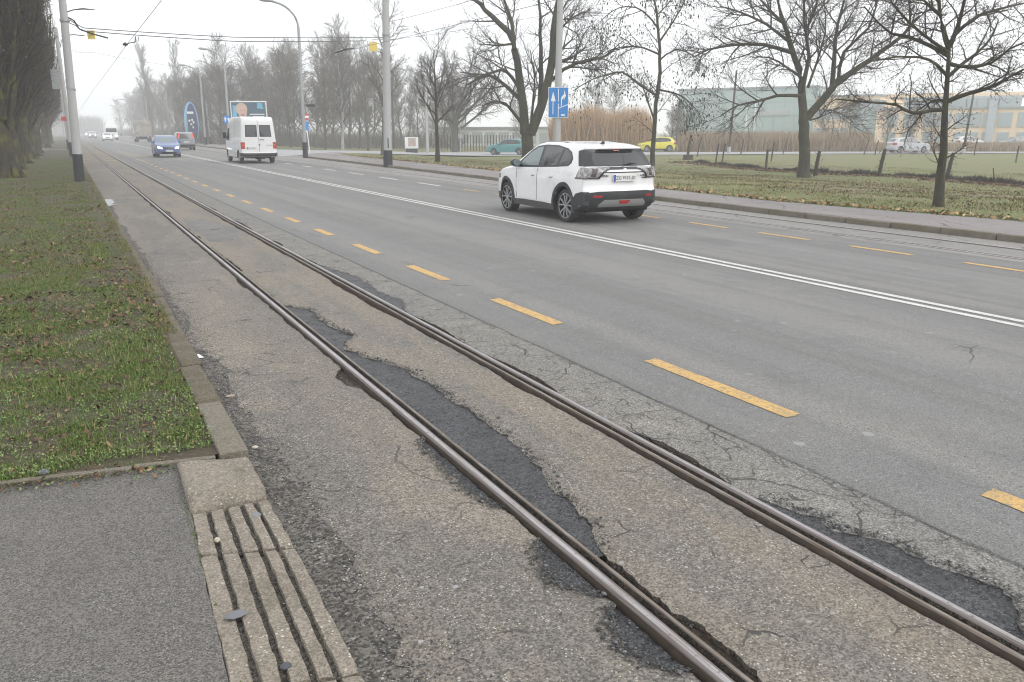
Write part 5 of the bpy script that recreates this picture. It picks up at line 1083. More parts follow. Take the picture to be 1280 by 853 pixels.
class Car:
    def __init__(c, S, t):
        c.S = S; c.t = t; c.prof = chaikin(S['top'], 2)
        zt = max(p[1] for p in c.prof); it = [p[1] for p in c.prof].index(zt)
        mono = []; zm = -1
        for p in c.prof[:it + 1]:
            if p[1] > zm + 1e-4: mono.append((p[1], p[0])); zm = p[1]
        c.rear_ = mono; mono = []; zm = -1
        for p in reversed(c.prof[it:]):
            if p[1] > zm + 1e-4: mono.append((p[1], p[0])); zm = p[1]
        c.front_ = mono
    def rear(c, z): return interp(z, c.rear_)
    def front(c, z): return interp(z, c.front_)
    def deform(c, x, s, z):
        S = c.S; L, W, H = S['L'], S['W'], S['H']; a = min(1.1, abs(x) / W)
        f = 1 - S['tum'] * max(0, (z - S['belt']) / (H - S['belt'])) ** 1.12 - .05 * max(0, (.42 - z) / .25) ** 2 - .012 * min(1, max(0, (z - .62) / .3)) ** 2
        er = max(0, (S.get('e0', .75) - s) / S.get('e0', .75)); ef = max(0, (s - (L - .95)) / .95)
        f *= (1 - S.get('pr', .085) * er ** 2) * (1 - .13 * ef ** 2)
        s = s + S.get('rr', .15) * a ** 3 * er ** .8 - .30 * a ** 3 * ef ** .9 * (1 if z < 1.0 else .5)
        return (x * f, s - L / 2, z)
    def fin(c, bm, name, mats, par=None, angle=35, smooth=True):
        bmesh.ops.recalc_face_normals(bm, faces=bm.faces)
        me = bpy.data.meshes.new(name); bm.to_mesh(me); bm.free()
        for m in (mats if isinstance(mats, (list, tuple)) else [mats]): me.materials.append(m)
        if smooth: me.polygons.foreach_set('use_smooth', [True] * len(me.polygons)); me.set_sharp_from_angle(angle=R(angle))
        o = bpy.data.objects.new(name, me); COL.objects.link(o); o.parent = par or c.t; return o
    def cut(c, bm, axis, vals):
        for v in vals:
            co = [0, 0, 0]; co[axis] = v; no = [0, 0, 0]; no[axis] = 1
            bmesh.ops.bisect_plane(bm, geom=bm.verts[:] + bm.edges[:] + bm.faces[:], plane_co=co, plane_no=no)
    def body(c, mats, name='body', low=0):
        S = c.S; W = S['W']; ra = S['ra']; zs_ = S['sill']; r = S['r']
        lo = []
        for ax in (S['ax'][1], S['ax'][0]):
            a0 = math.asin(max(-1, min(1, (zs_ - r) / ra)))
            lo += [(ax + ra * math.cos(a0 + (math.pi - 2 * a0) * k / 16), r + ra * math.sin(a0 + (math.pi - 2 * a0) * k / 16)) for k in range(17)]
        P = c.prof + [(S['ax'][1] + ra + .12, zs_)] + lo + [(S['ax'][0] - ra - .05, zs_ + .02)]
        Q = [P[0]]
        for p in P[1:]:
            if math.hypot(p[0] - Q[-1][0], p[1] - Q[-1][1]) > 1e-3: Q.append(p)
        P = Q; n = len(P); ar = sum(P[i][0] * P[(i + 1) % n][1] - P[(i + 1) % n][0] * P[i][1] for i in range(n)); sg_ = -1 if ar > 0 else 1
        def inset(d):
            out = []
            for i in range(n):
                a, b_, e = P[i - 1], P[i], P[(i + 1) % n]; t1 = Vector((b_[0] - a[0], b_[1] - a[1])).normalized(); t2 = Vector((e[0] - b_[0], e[1] - b_[1])).normalized(); t_ = (t1 + t2)
                t_ = t_.normalized() if t_.length > 1e-6 else t1
                nx_, nz = -t_.y * -sg_, t_.x * -sg_
                arch = any(abs(math.hypot(b_[0] - q - 0, b_[1] - r) - ra) < .004 for q in S['ax'])
                k = .15 if arch else 1
                out.append((b_[0] + nx_ * d * k, b_[1] + nz * d * k))
            return out
        bm = bmesh.new(); lev = [(-1, .034), (-.985, .014), (-.95, .003), (-.8, 0), (-.5, 0), (0, 0), (.5, 0), (.8, 0), (.95, .003), (.985, .014), (1, .034)]
        loops = [[bm.verts.new((t_ * W, q[0], q[1])) for q in inset(d)] for t_, d in lev]
        for A, B in zip(loops, loops[1:]):
            for i in range(n): bm.faces.new((A[i], A[(i + 1) % n], B[(i + 1) % n], B[i]))
        caps = [bm.faces.new(loops[0]), bm.faces.new(loops[-1][::-1])]
        bmesh.ops.triangulate(bm, faces=caps)
        c.cut(bm, 2, [.34, .44, .54, .64, .74, .84, S['belt'], S['belt'] + .08, S['belt'] + .2, S['belt'] + .34, S['belt'] + .48] + ([1.6, 1.9, 2.2] if S['H'] > 2 else []))
        c.cut(bm, 1, [.25, .5, .75, 1.2, 1.8, S['L'] - 1.6, S['L'] - 1.0, S['L'] - .75, S['L'] - .5, S['L'] - .25])
        for f in bm.faces:
            q = f.calc_center_median()
            if any(math.hypot(q.y - a, q.z - r) < ra + .006 for a in S['ax']) or q.z < zs_ + .025: f.material_index = 1
            elif q.z < low and (q.y < .6 or q.y > S['L'] - .55 or q.z < .35): f.material_index = 2
        for v in bm.verts: v.co = c.deform(*v.co)
        return c.fin(bm, name, mats, angle=42)
    def side(c, poly, m, name, out=.006, inn=.04, par=None, sides=(-1, 1)):
        os_ = []
        for sg_ in sides:
            bm = bmesh.new(); W = c.S['W']; A = [bm.verts.new((sg_ * (W + out), s, z)) for s, z in poly]; B = [bm.verts.new((sg_ * (W - inn), s, z)) for s, z in poly]; n = len(poly)
            bm.faces.new(A); bm.faces.new(B[::-1])
            for i in range(n): bm.faces.new((A[i], A[(i + 1) % n], B[(i + 1) % n], B[i]))
            zz = [p[1] for p in poly]; ss = [p[0] for p in poly]
            c.cut(bm, 2, [v for v in lin(0.2, 2.6, 30) if min(zz) < v < max(zz)]); c.cut(bm, 1, [v for v in lin(0, 6, 30) if min(ss) < v < max(ss)])
            for v in bm.verts: v.co = c.deform(*v.co)
            os_.append(c.fin(bm, name, m, par))
        return os_
    def end(c, poly, m, name, out=.006, inn=.05, which='rear', par=None, bevel=0):
        bm = bmesh.new(); A = [bm.verts.new((x, 0, z)) for x, z in poly]; B = [bm.verts.new((x, 1, z)) for x, z in poly]; n = len(poly)
        bm.faces.new(A); bm.faces.new(B[::-1])
        for i in range(n): bm.faces.new((A[i], A[(i + 1) % n], B[(i + 1) % n], B[i]))
        zz = [p[1] for p in poly]; xx = [p[0] for p in poly]; W = c.S['W']
        c.cut(bm, 2, [v for v in lin(0.2, 2.6, 48) if min(zz) < v < max(zz)]); c.cut(bm, 0, [v for v in lin(-W, W, 18) if min(xx) < v < max(xx)])
        f, sg_ = (c.rear, -1) if which == 'rear' else (c.front, 1)
        for v in bm.verts: v.co = c.deform(v.co.x, f(v.co.z) + sg_ * (out if v.co.y < .5 else -inn), v.co.z)
        return c.fin(bm, name, m, par)
    def wheels(c, m_rim, spokes=5, dark=True):
        S = c.S; r, tw = S['r'], S['tw']; xo = S['W'] - .035; base = None
        for sx2 in (-1, 1):
            for ax in S['ax']:
                w_ = MB(); h = tw / 2; K = S.get('rimk', .66) / .66
                w_.lathe([(-h * .8, r * .66 * K), (-h, r * .74 * K), (-h, r * .9), (-h * .82, r * .985), (-h * .5, r), (h * .5, r), (h * .82, r * .985), (h, r * .9), (h, r * .74 * K), (h * .8, r * .66 * K)], 28)
                o = w_.build('wheel', M['tyre'], c.t, angle=50); o.location = (sx2 * (xo - h), ax - S['L'] / 2, r)
                d = MB(); q = sx2 * h; d.lathe([(q * .8, r * .67 * K), (q * .86, r * .66 * K), (q * .84, r * .6 * K), (q * .45, r * .58 * K), (q * .35, .0)], 28); ri = d.build('rim', M['well'] if dark else m_rim, o, angle=50)
                sp = MB(); sp.lathe([(q * .8, r * .685 * K), (q * .93, r * .675 * K), (q * .93, r * .645 * K), (q * .7, r * .635 * K)], 28); sp.lathe([(q * .86, 0.001), (q * .88, r * .12), (q * .6, r * .15)], 12)
                for k in range(spokes):
                    for dk in ((-.15, .15) if spokes == 5 else (0,)):
                        a = 6.2832 * k / spokes + .3; a2 = a + dk * 1.9; u = Vector((0, math.cos(a), math.sin(a))); v = Vector((0, math.cos(a2), math.sin(a2)))
                        p0 = u * r * .1; p1 = v * r * .65 * K; tn = Vector((0, -v.z, v.y)); wi = r * .03; wo_ = r * (.05 if spokes == 5 else .1)
                        vs = [p0 - tn * wi, p0 + tn * wi, p1 + tn * wo_, p1 - tn * wo_]; sp.add([(q * .87, p.y, p.z) for p in vs] + [(q * .6, p.y, p.z) for p in vs], [(0, 1, 2, 3), (7, 6, 5, 4), (0, 4, 5, 1), (1, 5, 6, 2), (2, 6, 7, 3), (3, 7, 4, 0)])
                sp.build('spokes', m_rim, o, angle=50)
    def mirrors(c, m, s=2.78, z=1.08):
        for sg_ in (-1, 1):
            x, y, zz = c.deform(sg_ * c.S['W'], s, z); mb = MB(); k = .1
            mb.lathe([(-.06, .001), (-.055, .06), (-.02, .085), (.05, .088), (.058, .08), (.056, .001)], 14, axis='x'); o = mb.build('mirror', m, c.t, angle=60)
            o.location = (x + sg_ * .12, y, zz + .03); o.rotation_euler = (0, 0, R(90)); o.scale = (1.0, 1.25, .95)
            g_ = MB(); g_.lathe([(-.063, .001), (-.063, .07), (-.058, .075)], 14); gl = g_.build('mirror_glass', M['glassclear'], o)
            a_ = MB(); a_.tube([(x - sg_ * .05, y + .02, zz - .02), (x + sg_ * .08, y, zz)], .03, 6); a_.build('mirror_arm', m, c.t)
    def plate(c, txt, z, which, w_=.52, h_=.112, x=0, name='number_plate', detail=True):
        f, sg_ = (c.rear, -1) if which == 'rear' else (c.front, 1); y = f(z) - c.S['L'] / 2 + sg_ * .02
        mb = MB(); mb.box((x, y, z), (w_, .03, h_)); p = mb.build(name, M['plate'], c.t)
        if detail:
            mb = MB(); mb.box((x + sg_ * (w_ / 2 - .022), y + sg_ * .016, z), (.04, .004, h_)); mb.build('plate_band', M['plateblue'], p)
            text(txt, h_ * .74, M['platetext'], p, (x - sg_ * .02, y + sg_ * .017, z), (-sg_, 0, 0), (0, 0, 1))
        return p
def scaled(S, L, H, W, **kw):
    ks, kz = L / S['L'], H / S['H']; q = dict(S); f = lambda P: [(a * ks, b_ * kz) for a, b_ in P]; g_ = lambda P: [(a * W / S['W'], b_ * kz) for a, b_ in P]
    q.update(L=L, H=H, W=W, belt=S['belt'] * kz, ax=(S['ax'][0] * ks, S['ax'][1] * ks), top=f(S['top']), dlo=f(S['dlo']), side=[f(p) for p in S['side']], rearglass=g_(S['rearglass']), rearblack=g_(S['rearblack']), wind=g_(S['wind']), r=S['r'] * .95 * kz, ra=S['ra'] * .96 * kz); q.update(kw); return q
def band(cx, cz, r0, r1, a0, a1, n=14): return [(cx + r1 * math.cos(a0 + (a1 - a0) * k / n), cz + r1 * math.sin(a0 + (a1 - a0) * k / n)) for k in range(n + 1)] + [(cx + r0 * math.cos(a1 - (a1 - a0) * k / n), cz + r0 * math.sin(a1 - (a1 - a0) * k / n)) for k in range(n + 1)]
# --- the white SUV
t = thing('parked_car' if False else 'car', 'white compact SUV with black cladding driving away in the right lane', 'car', (9.60, 15.18, 0), R(-1.2)); c = Car(SUV, t)
c.body([M['paintwhite'], M['well'], M['clad']], low=.40)
c.side(SUV['dlo'], M['trim'], 'window_surround', .003, .05)
for q in SUV['side'][:1]: c.side(q, M['glassclear'], 'side_window', .006, .03)
for q in SUV['side'][1:]: c.side(q, M['glass'], 'side_window', .006, .03)
ra, r_ = SUV['ra'], SUV['r']
for ax in SUV['ax']:
    c.side(band(ax, r_, ra - .012, ra + .065, -.28, math.pi + .28, 18), M['clad'], 'arch_trim', .014, .06)
c.side([(SUV['ax'][0] + ra + .03, .215), (SUV['ax'][0] + ra + .02, .33), (1.6, .35), (2.6, .35), (SUV['ax'][1] - ra - .02, .33), (SUV['ax'][1] - ra - .03, .215)], M['cladgrey'], 'sill_trim', .014, .08)
for dr, hs_, wx in ((( 1.93, 2.83), 2.02, 0), ((1.16, 1.90), 1.24, 1)):
    d_ = c.side([(dr[0], .375), (dr[0], 1.03 if wx == 0 else 1.06), (dr[1], 1.02 if wx == 0 else 1.045), (dr[1] + (.03 if wx == 0 else 0), .60), (dr[1] - (.02 if wx == 0 else 0), .375)] if wx == 0 else [(1.27, .375), (1.23, .62), (1.13, .80), (1.1, 1.06), (1.905, 1.045), (1.905, .375)], M['paintwhite'], 'door', .0045, .03)
    for sd_, k in zip((-1, 1), d_):
        hb = c.side([(hs_, .885), (hs_ + .2, .88), (hs_ + .19, .92), (hs_ + .01, .925)], M['silver'] if False else M['paintwhite'], 'handle', .032, -.008, k, (sd_,))
        c.side([(hs_ + .03, .868), (hs_ + .15, .866), (hs_ + .15, .882), (hs_ + .03, .884)], M['well'], 'handle_recess', .0065, 0, k, (sd_,))
c.side([(1.895, .375), (1.908, .375), (1.925, 1.04), (1.912, 1.04)], M['well'], 'door_seam', .0052, .02)
c.side([(2.84, .375), (2.852, .375), (2.87, 1.0), (2.858, 1.0)], M['well'], 'door_seam', .0052, .02)
c.end(SUV['rearblack'], M['trim'], 'rear_surround', .004, .06)
c.end(SUV['rearglass'], M['glass'], 'rear_window', .010, .03)
c.side([(.10, 1.125), (.30, 1.125), (.52, 1.41), (.40, 1.435)], M['trim'], 'rear_pillar_trim', .004, .06)
c.end([(-.6, 1.436), (.6, 1.436), (.6, 1.462), (-.6, 1.462)], M['paintwhite'], 'spoiler', .05, .1)
c.end([(-.09, 1.408), (.09, 1.408), (.09, 1.43), (-.09, 1.43)], M['red'], 'brake_light', .03, .05)
c.end([(-.885, .90), (-.60, .90), (-.53, 1.0), (-.44, 1.055), (-.36, 1.075), (-.36, 1.115), (-.885, 1.105)], M['lampclear'], 'tail_light', .012, .05)
c.end([(.885, .90), (.60, .90), (.53, 1.0), (.44, 1.055), (.36, 1.075), (.36, 1.115), (.885, 1.105)], M['lampclear'], 'tail_light', .012, .05)
for o in c.side([(-.0, .90), (.30, .90), (.24, 1.05), (.20, 1.105), (.0, 1.105)], M['lampclear'], 'tail_light', .010, .05): pass
c.side([(.0, .885), (.33, .885), (.30, .912), (.0, .912)], M['lampdark'], 'lamp_edge', .013, .03)
for sg_ in (-1, 1):
    c.end([(sg_ * .885, .885), (sg_ * .60, .885), (sg_ * .6, .915), (sg_ * .885, .915)], M['lampdark'], 'lamp_edge', .015, .03)
    c.end([(sg_ * .6, .9), (sg_ * .53, 1.0), (sg_ * .44, 1.05), (sg_ * .36, 1.068), (sg_ * .36, 1.09), (sg_ * .46, 1.08), (sg_ * .57, 1.02), (sg_ * .64, .91)], M['trim'], 'lamp_edge', .016, .03)
    c.end([(sg_ * .8, .93), (sg_ * .7, .93), (sg_ * .68, 1.08), (sg_ * .8, 1.08)], M['lampdark'], 'lamp_inner', .014, .03)
c.end([(-.37, 1.068), (.37, 1.068), (.37, 1.112), (-.37, 1.112)], M['trim'], 'light_bar', .014, .05)
c.end([(-.045, 1.06), (.035, 1.06), (.045, 1.078), (-.02, 1.089), (-.012, 1.096), (.045, 1.096), (.035, 1.118), (-.035, 1.118), (-.045, 1.098), (.02, 1.088), (.012, 1.079), (-.045, 1.076)], M['chrome'], 'emblem', .018, .01)
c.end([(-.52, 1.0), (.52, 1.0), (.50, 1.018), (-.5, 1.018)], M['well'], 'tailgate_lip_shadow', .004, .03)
c.end([(-.90, .40), (.90, .40), (.90, .58), (.84, .625), (.60, .65), (-.60, .65), (-.84, .625), (-.90, .58)], M['clad'], 'rear_bumper', .028, .1)
c.side([(-.0, .38), (.44, .36), (.37, .50), (.26, .60), (.08, .64), (.0, .64)], M['clad'], 'rear_bumper', .016, .1)
c.end([(-.80, .30), (.80, .30), (.84, .42), (-.84, .42)], M['clad'], 'lower_valance', .01, .1)
c.end([(-.58, .34), (.58, .34), (.60, .40), (.50, .485), (-.50, .485), (-.60, .40)], M['silver'], 'skid_plate', .04, .05)
c.end([(-.10, .40), (.10, .40), (.145, .468), (-.145, .468)], M['red'], 'fog_lamp', .05, .05)
for sg_ in (-1, 1): c.end([(sg_ * .76, .535), (sg_ * .56, .54), (sg_ * .56, .572), (sg_ * .76, .575)], M['red'], 'reflector', .036, .05)
c.plate('ZG 9332-JD', .90, 'rear', .52, .125, .0)
for bdy, x, z, s_ in (('SUZUKI', -.46, .945, .052), ('S-CROSS', .47, .94, .045), ('HYBRID', .49, .895, .036)): text(bdy, s_, M['platetext'], t, (x, c.rear(z) - SUV['L'] / 2 - .004 + .15 * (abs(x) / SUV['W']) ** 3 * .9, z), (1, 0, 0), (0, 0, 1), .004, 'badge_lettering')
mb = MB(); mb.tube([(.02, -2.02 + 0, 1.155), (.18, -2.015, 1.175), (.34, -2.0, 1.165)], [.014, .022, .01], 6); mb.build('rear_wiper', M['trim'], t)
mb = MB(); mb.prism([(0, 0), (.14, 0), (.03, .06), (.0, .05)], (0, -1.35, 1.535), (0, 1, 0), (0, 0, 1), .03); mb.build('roof_aerial', M['trim'], t)
for sg_ in (-1, 1):
    mb = MB(); mb.tube([c.deform(sg_ * SUV['W'] * .93, s_, z_) for s_, z_ in ((.75, 1.50), (1.2, 1.555), (1.8, 1.572), (2.2, 1.535))], .018, 6); mb.build('roof_rail', M['trim'], t)
mb = MB(); mb.box((0, -1.35, .28), (1.35, .9, .12)); mb.box((0, 0, .26), (1.4, 3.3, .1)); mb.build('underbody', M['well'], t)
c.mirrors(M['trim'], 2.76, 1.09); c.wheels(M['alloy'], 5)
c.end(SUV['wind'], M['glassclear'], 'windscreen', .008, .03, 'front')
for sg_ in (-1, 1): c.end([(sg_ * .5, .72), (sg_ * .86, .76), (sg_ * .86, .86), (sg_ * .52, .82)], M['headlight'], 'headlight', .01, .05, 'front'); c.side([(3.86, .76), (4.15, .74), (4.1, .84), (3.92, .86)], M['lampclear'], 'headlight_side', .006, .05, None, (sg_,))
c.end([(-.85, .28), (.85, .28), (.8, .55), (-.8, .55)], M['clad'], 'front_bumper', .015, .1, 'front'); c.end([(-.5, .58), (.5, .58), (.5, .74), (-.5, .74)], M['trim'], 'grille', .01, .05, 'front')
# --- generic cars
def small_car(label, paint, S, loc, rz, face, lights=False, group=None, rim='alloy', txt='ZG 414-KL', clad=None, glass='glass', extras=True):
    t = thing('car', label, 'car', loc, rz, group); c = Car(S, t); kz = S['H'] / 1.585; kx_ = S['W'] / .892
    c.body([paint, M['well']]); c.side(S['dlo'], M['trim'], 'window_surround', .003, .05)
    for q in S['side']: c.side(q, M[glass], 'side_window', .008, .03)
    c.end(S['rearglass'], M['glass'], 'rear_window', .01, .04); c.end(S['wind'], M['glassclear' if face == 'front' else 'glass'], 'windscreen', .01, .04, 'front')
    tl = S.get('tail', ([(.88, .80), (.62, .80), (.6, 1.0), (.88, 1.04)]))
    for sg_ in (-1, 1):
        c.end([(sg_ * a * kx_, b_ * kz) for a, b_ in tl], M['redglow' if S.get('lit') else 'red'], 'tail_light', .016, .06)
        zt = [b_ * kz for a, b_ in tl]; s0 = min(c.rear(z) for z in zt)
        c.side([(s0 - .0, min(zt)), (s0 + .26, min(zt)), (s0 + .24, max(zt)), (s0, max(zt))], M['red'], 'tail_light', .008, .06, None, (sg_,))
        c.end([(sg_ * .50 * kx_, .62 * kz), (sg_ * .84 * kx_, .66 * kz), (sg_ * .84 * kx_, .80 * kz), (sg_ * .54 * kx_, .75 * kz)], M['headlight' if lights else 'lampclear'], 'headlight', .016, .08, 'front')
        c.side([(S['L'] - .42, .68 * kz), (S['L'] - .16, .67 * kz), (S['L'] - .2, .77 * kz), (S['L'] - .36, .8 * kz)], M['lampclear'], 'headlight_side', .006, .05, None, (sg_,))
    c.end([(-.42 * kx_, .63 * kz), (.42 * kx_, .63 * kz), (.44 * kx_, .73 * kz), (-.44 * kx_, .73 * kz)], M['trim'], 'grille', .014, .05, 'front')
    c.end([(-.6 * kx_, .28 * kz), (.6 * kx_, .28 * kz), (.6 * kx_, .40 * kz), (-.6 * kx_, .40 * kz)], M['trim'], 'lower_intake', .014, .05, 'front')
    if clad:
        for ax in S['ax']: c.side(band(ax, S['r'], S['ra'] - .01, S['ra'] + .05, -.2, math.pi + .2, 12), M['clad'], 'arch_trim', .012, .06)
        c.side([(S['ax'][0] + S['ra'], S['sill'] - .01), (S['ax'][0] + S['ra'], .36), (S['ax'][1] - S['ra'], .36), (S['ax'][1] - S['ra'], S['sill'] - .01)], M['clad'], 'sill_trim', .012, .06)
    c.end([(-.87 * kx_, .34 * kz), (.87 * kx_, .34 * kz), (.87 * kx_, .5 * kz), (-.87 * kx_, .5 * kz)], M['clad'] if clad or S.get('bump') else paint, 'rear_bumper', .03, .1)
    s_b = S['side'][0][-1][0] - .04
    c.side([(s_b, .38), (s_b + .012, .38), (s_b + .012, S['belt'] + .05), (s_b, S['belt'] + .05)], M['well'], 'door_seam', .004, .02)
    c.plate(txt, (.48 if face == 'front' else .72) * kz, face, detail=extras); c.mirrors(M['trim'] if extras is not True else paint, S['L'] * .64, S['belt'] + .12); c.wheels(M[rim], 6, True)
    return t, c
def paint(name, col, rough=.3, metal=0): return mat(name, col, rough, coat=.6, metal=metal, spec=.5)
Pb = paint('blue_car_paint', (.10, .15, .30)); Pd = paint('grey_mpv_paint', (.20, .21, .225)); Pt = paint('teal_car_paint', (.085, .25, .26)); Py = paint('yellow_car_paint', (.62, .55, .04)); Ps = paint('silver_car_paint', (.46, .47, .5))
HB = scaled(SUV, 3.9, 1.5, .83); 
small_car('blue hatchback coming towards the camera with its headlights lit', Pb, HB, (6.15, 63.4, 0), math.pi, 'front', True, None, 'alloy')
MPV = scaled(SUV, 4.1, 1.70, .85, tum=.16, tail=[(.86, 1.08), (.70, 1.08), (.70, 1.48), (.86, 1.48)], lit=True, bump=True,
    top=[(.14, .3), (.02, .42), (.0, .6), (.03, .75), (.03, 1.02), (.2, 1.6), (.35, 1.67), (.9, 1.70), (1.9, 1.70), (2.4, 1.62), (3.2, 1.12), (3.7, 1.0), (3.98, .82), (4.1, .6), (4.08, .4), (4.0, .27)], rearglass=[(-.66, 1.08), (.66, 1.08), (.64, 1.5), (-.64, 1.5)])
small_car('dark grey people carrier seen from behind with high red tail lights', Pd, MPV, (10.1, 86.6, 0), 0, 'rear')
a_t = math.atan2(66.34 - 70.67, 35.89 - 35.86)
def heading(dx, dy): return math.atan2(-dx, dy)
small_car('teal hatchback on the side street half hidden behind the forked tree', Pt, scaled(SUV, 4.2, 1.46, .88), (36.9, 69.2, -.39), heading(-.8, .75), 'rear', False, None)
small_car('yellow crossover on the side street behind the slender tree', Py, scaled(SUV, 4.2, 1.57, .88), (56.0, 71.0, -.39), heading(-.92, .40), 'rear', False, None, clad=True)
small_car('silver hatchback driving right along the side street', Ps, scaled(SUV, 4.25, 1.55, .89), (76.9, 55.7, -.39), heading(.93, -.42), 'rear', False, None)
Pw = M['vanwhite']
FG = 'distant oncoming cars with headlights on'
for i, (x, y, lb) in enumerate([(6.7, 172, 'nearest of the distant white cars with dazzling headlights'), (5.9, 235, 'second distant car in the oncoming queue with lit headlights'), (6.2, 300, 'third distant car in the fog with lit headlights')]):
    small_car(lb, Pw if i != 1 else Ps, scaled(SUV, 4.2, 1.5 if i != 1 else 1.75, .87), (x, y, 0), math.pi, 'front', True, FG, extras=False)
for i, (px, D, fl) in enumerate([(1026, 128, 1), (1052, 128, 1), (1213, 112, 1), (1270, 110, -1)]):
    x, y = pcol(px, D); small_car(('white car parked by the yellow building seen left of the bare sapling', 'second white car parked by the yellow building', 'pale car parked under the yellow building right of the wooden pole', 'dark car parked at the right end of the yellow building')[i], Pw if i < 3 else Pd, scaled(SUV, 4.2, 1.5, .87), (x, y, -.4), heading(.9 * fl, -.4 * fl), 'rear', False, 'cars parked by the yellow building', extras=False)
# --- white van
VAN = dict(L=5.60, W=1.0, H=2.62, belt=1.15, tum=.13, ax=(1.0, 4.55), r=.34, ra=.42, tw=.2, sill=.30, e0=.5, pr=.03, rr=.07,
    top=[(.12, .42), (.0, .48), (.0, .60), (.05, .68), (.06, 1.5), (.10, 2.2), (.16, 2.48), (.35, 2.56), (.8, 2.58), (3.2, 2.58), (3.7, 2.50), (4.1, 2.2), (4.75, 1.35), (5.2, 1.10), (5.5, .9), (5.6, .6), (5.58, .4), (5.45, .3)],
    dlo=[(4.75, 1.25), (4.62, 1.35), (4.15, 1.98), (3.65, 1.98), (3.6, 1.25)], side=[[(4.65, 1.3), (4.12, 1.94), (3.7, 1.94), (3.66, 1.3)]],
    rearglass=[], rearblack=[], wind=[(-.8, 1.4), (.8, 1.4), (.75, 2.15), (-.75, 2.15)])
t = thing('van', 'white high roofed panel van seen from behind with two dark rear windows', 'van', (9.50, 50.4, 0), R(0.2)); c = Car(VAN, t)
c.body([M['vanwhite'], M['well']]); c.side(VAN['dlo'], M['trim'], 'window_surround', .003, .05); c.side(VAN['side'][0], M['glass'], 'side_window', .008, .03)
for sg_ in (-1, 1):
    d_ = c.end([(sg_ * .012, .66), (sg_ * .86, .66), (sg_ * .86, 2.36), (sg_ * .012, 2.36)], M['vanwhite'], 'rear_door', .012, .05)
    x0, x1 = sg_ * .1, sg_ * .74
    c.end([(x0 - sg_ * .03, 1.47), (x1 + sg_ * .03, 1.47), (x1 + sg_ * .03, 2.12), (x0 - sg_ * .03, 2.12)], M['trim'], 'window_seal', .016, .05, par=d_); c.end([(x0, 1.5), (x1, 1.5), (x1 - sg_ * .01, 2.09), (x0, 2.09)], M['glass'], 'rear_window', .022, .05, par=d_)
    c.end([(sg_ * .955, .82), (sg_ * .80, .82), (sg_ * .80, 1.18), (sg_ * .955, 1.18)], M['red'], 'tail_light', .02, .08); c.end([(sg_ * .955, 1.0), (sg_ * .80, 1.0), (sg_ * .80, 1.05), (sg_ * .955, 1.05)], M['orange'], 'indicator', .024, .08)
    c.side([(.03, .82), (.12, .82), (.12, 1.18), (.03, 1.18)], M['red'], 'tail_light', .012, .06, None, (sg_,)); c.side([(0, .40), (.5, .40), (.5, .60), (.0, .60)], M['clad'], 'bumper_corner', .02, .08, None, (sg_,))
    c.side([(1.6, .62), (3.4, .62), (3.4, .66), (1.6, .66)], M['vanwhite'], 'rub_rail', .02, .03, None, (sg_,))
    for s_ in (1.9, 3.45): c.side([(s_, .45), (s_ + .014, .45), (s_ + .014, 2.2), (s_, 2.2)], M['well'], 'door_seam', .003, .02, None, (sg_,))
    mb = MB(); x, y, z = c.deform(sg_ * VAN['W'], 4.45, 1.55); mb.box((x + sg_ * .14, y, z), (.2, .1, .36)); mb.build('mirror', M['trim'], t, bevel=.03)
c.end([(-.93, .40), (.93, .40), (.93, .58), (-.93, .58)], M['clad'], 'rear_bumper', .06, .1)
c.end([(-.006, .66), (.006, .66), (.006, 2.36), (-.006, 2.36)], M['well'], 'door_gap', .008, .03)
c.end([(.04, 1.30), (.30, 1.29), (.30, 1.33), (.04, 1.33)], M['trim'], 'door_handle', .035, .04); c.end([(-.03, 1.0), (.06, 1.0), (.06, 1.06), (-.03, 1.06)], M['trim'], 'latch', .03, .04)
c.end([(.40, .99), (.78, .99), (.78, 1.03), (.40, 1.03)], M['silver'], 'badge', .018, .04)
c.plate('ZG 2180-FV', .86, 'rear', .52, .12, -.42); c.wheels(M['silver'], 6, False)
mb = MB(); mb.box((0, -1.9, .36), (1.3, 1.2, .14)); mb.box((.1, -2.3, .3), (.5, .3, .12)); mb.build('underbody', M['well'], t)
c.end(VAN['wind'], M['glass'], 'windscreen', .01, .05, 'front')
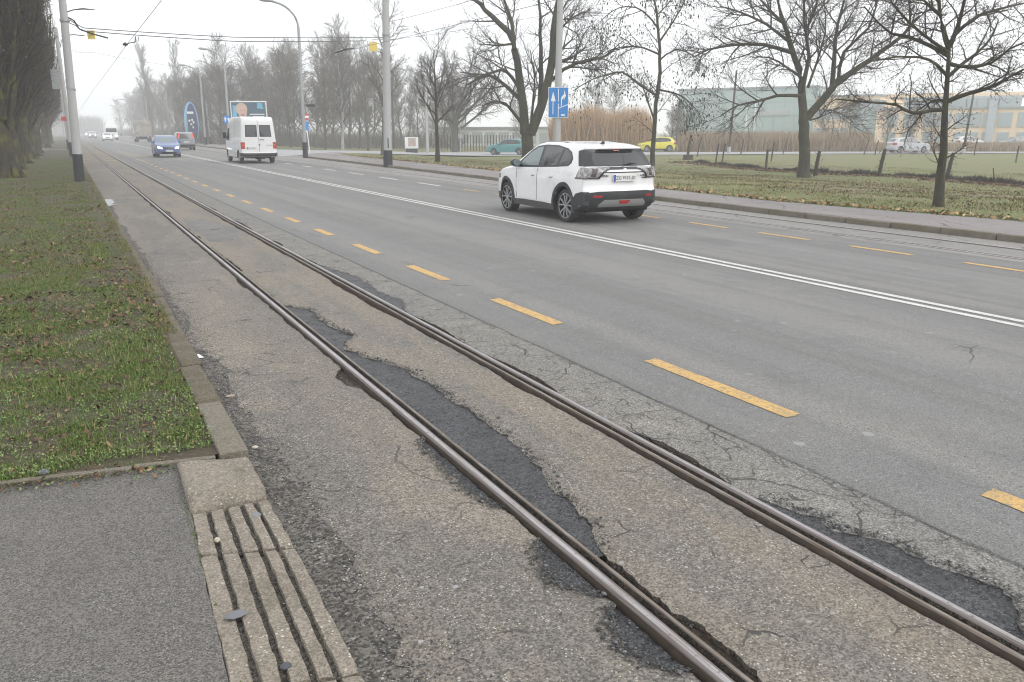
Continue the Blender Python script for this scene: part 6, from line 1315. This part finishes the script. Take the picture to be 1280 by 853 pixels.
# --- lorry and far white truck
def lorry(label, loc, rz, h, tarp, cab, L_=6.5):
    t = thing('lorry', label, 'lorry', loc, rz); y0 = -L_ / 2
    mb = MB(); mb.box((0, y0 + 2.3, 1.05 + (h - 1.05) / 2), (2.45, 4.6, h - 1.05)); mb.build('tarp_box', tarp, t, bevel=.05)
    mb = MB(); [mb.box((x_, y0 - .01, 1.1 + (h - 1.1) / 2), (.06, .05, h - 1.15)) for x_ in (-1.15, -.4, .4, 1.15)]; mb.build('box_rib', tarp, t)
    mb = MB(); mb.box((0, y0 - .02, 1.02), (2.4, .08, .24)); mb.build('tailboard', M['silver'], t)
    mb = MB(); mb.box((0, y0 + 2.8, .75), (.9, 5.4, .3)); mb.box((0, y0 + .2, .55), (2.2, .12, .14)); mb.build('chassis', M['well'], t)
    mb = MB(); mb.box((0, y0 + 5.6, 1.55), (2.3, 1.7, 2.2)); cb = mb.build('cab', cab, t, bevel=.12)
    mb = MB(); mb.box((0, y0 + 6.43, 1.95), (2.0, .08, .8)); mb.build('windscreen', M['glass'], cb, bevel=.02)
    for x_ in (-.9, .9): mb = MB(); mb.box((x_, y0 + .12, .78), (.34, .08, .16)); mb.build('tail_light', M['red'], t); mb = MB(); mb.box((x_ * .95, y0 + 6.47, .8), (.3, .06, .2)); mb.build('headlight', M['headlight'], cb)
    for yy in (1.3, 5.4):
        for x_ in (-1.0, 1.0):
            mb = MB(); mb.lathe([(-.15, .25), (-.16, .42), (-.1, .47), (.1, .47), (.16, .42), (.15, .25)], 18); w_ = mb.build('wheel', M['tyre'], t); w_.location = (x_, y0 + yy, .47); mb = MB(); mb.lathe([(.13, .26), (.1, .05), (.12, .001)], 12); mb.lathe([(-.13, .26), (-.1, .05), (-.12, .001)], 12); mb.build('rim', M['silver'], w_)
    return t
M['tarp'] = mat('beige_tarpaulin', (.42, .39, .33), .7, space='Object', layers=[(1.2, .4, .65, (.22, .205, .17), .7)])
lorry('beige box lorry driving away ahead of the grey people carrier', (11.35, 152.5, 0), 0, 3.45, M['tarp'], M['whitesign'])
lorry('distant white truck coming towards the camera beside the queue of cars', (8.4, 195, 0), math.pi, 2.7, M['whitesign'], M['whitesign'], 6.0)
TOP = [o for o in bpy.data.objects if o.parent is None and o.get('label')]
for key, how in (('hazy tree of the left row', '-nearest '), ('tree of the left row seen', '-nearest '), ('faint street lamp far', '-nearest '), ('small hazy mast far', '-nearest ')):
    ordinals(sorted([o for o in TOP if o['label'].startswith(key)], key=lambda o: o.location.y), how)
for key in ('pale misty bare tree behind', 'thin purple grey sapling', 'thin grey fence post far', 'faint bare tree at the far', 'thin white pole'):
    ordinals(sorted([o for o in TOP if o['label'].startswith(key)], key=lambda o: math.atan2(o.location.x, o.location.y)), '-from-left ')
# ------------------------------------------------------------------ fog: one closed volume round the place
mb = MB(); mb.box((90, 360, 13.4), (860, 800, 31)); hz = mb.build('haze', bpy.data.materials.new('fog'), smooth=False); hz['kind'] = 'stuff'
hm = hz.data.materials[0]; hm.use_nodes = True; hn = hm.node_tree; hn.nodes.clear()
pv = hn.nodes.new('ShaderNodeVolumePrincipled'); pv.inputs['Color'].default_value = (.985, .99, 1, 1); pv.inputs['Density'].default_value = 0.0021; pv.inputs['Anisotropy'].default_value = 0.0
ho = hn.nodes.new('ShaderNodeOutputMaterial'); hn.links.new(pv.outputs[0], ho.inputs['Volume'])
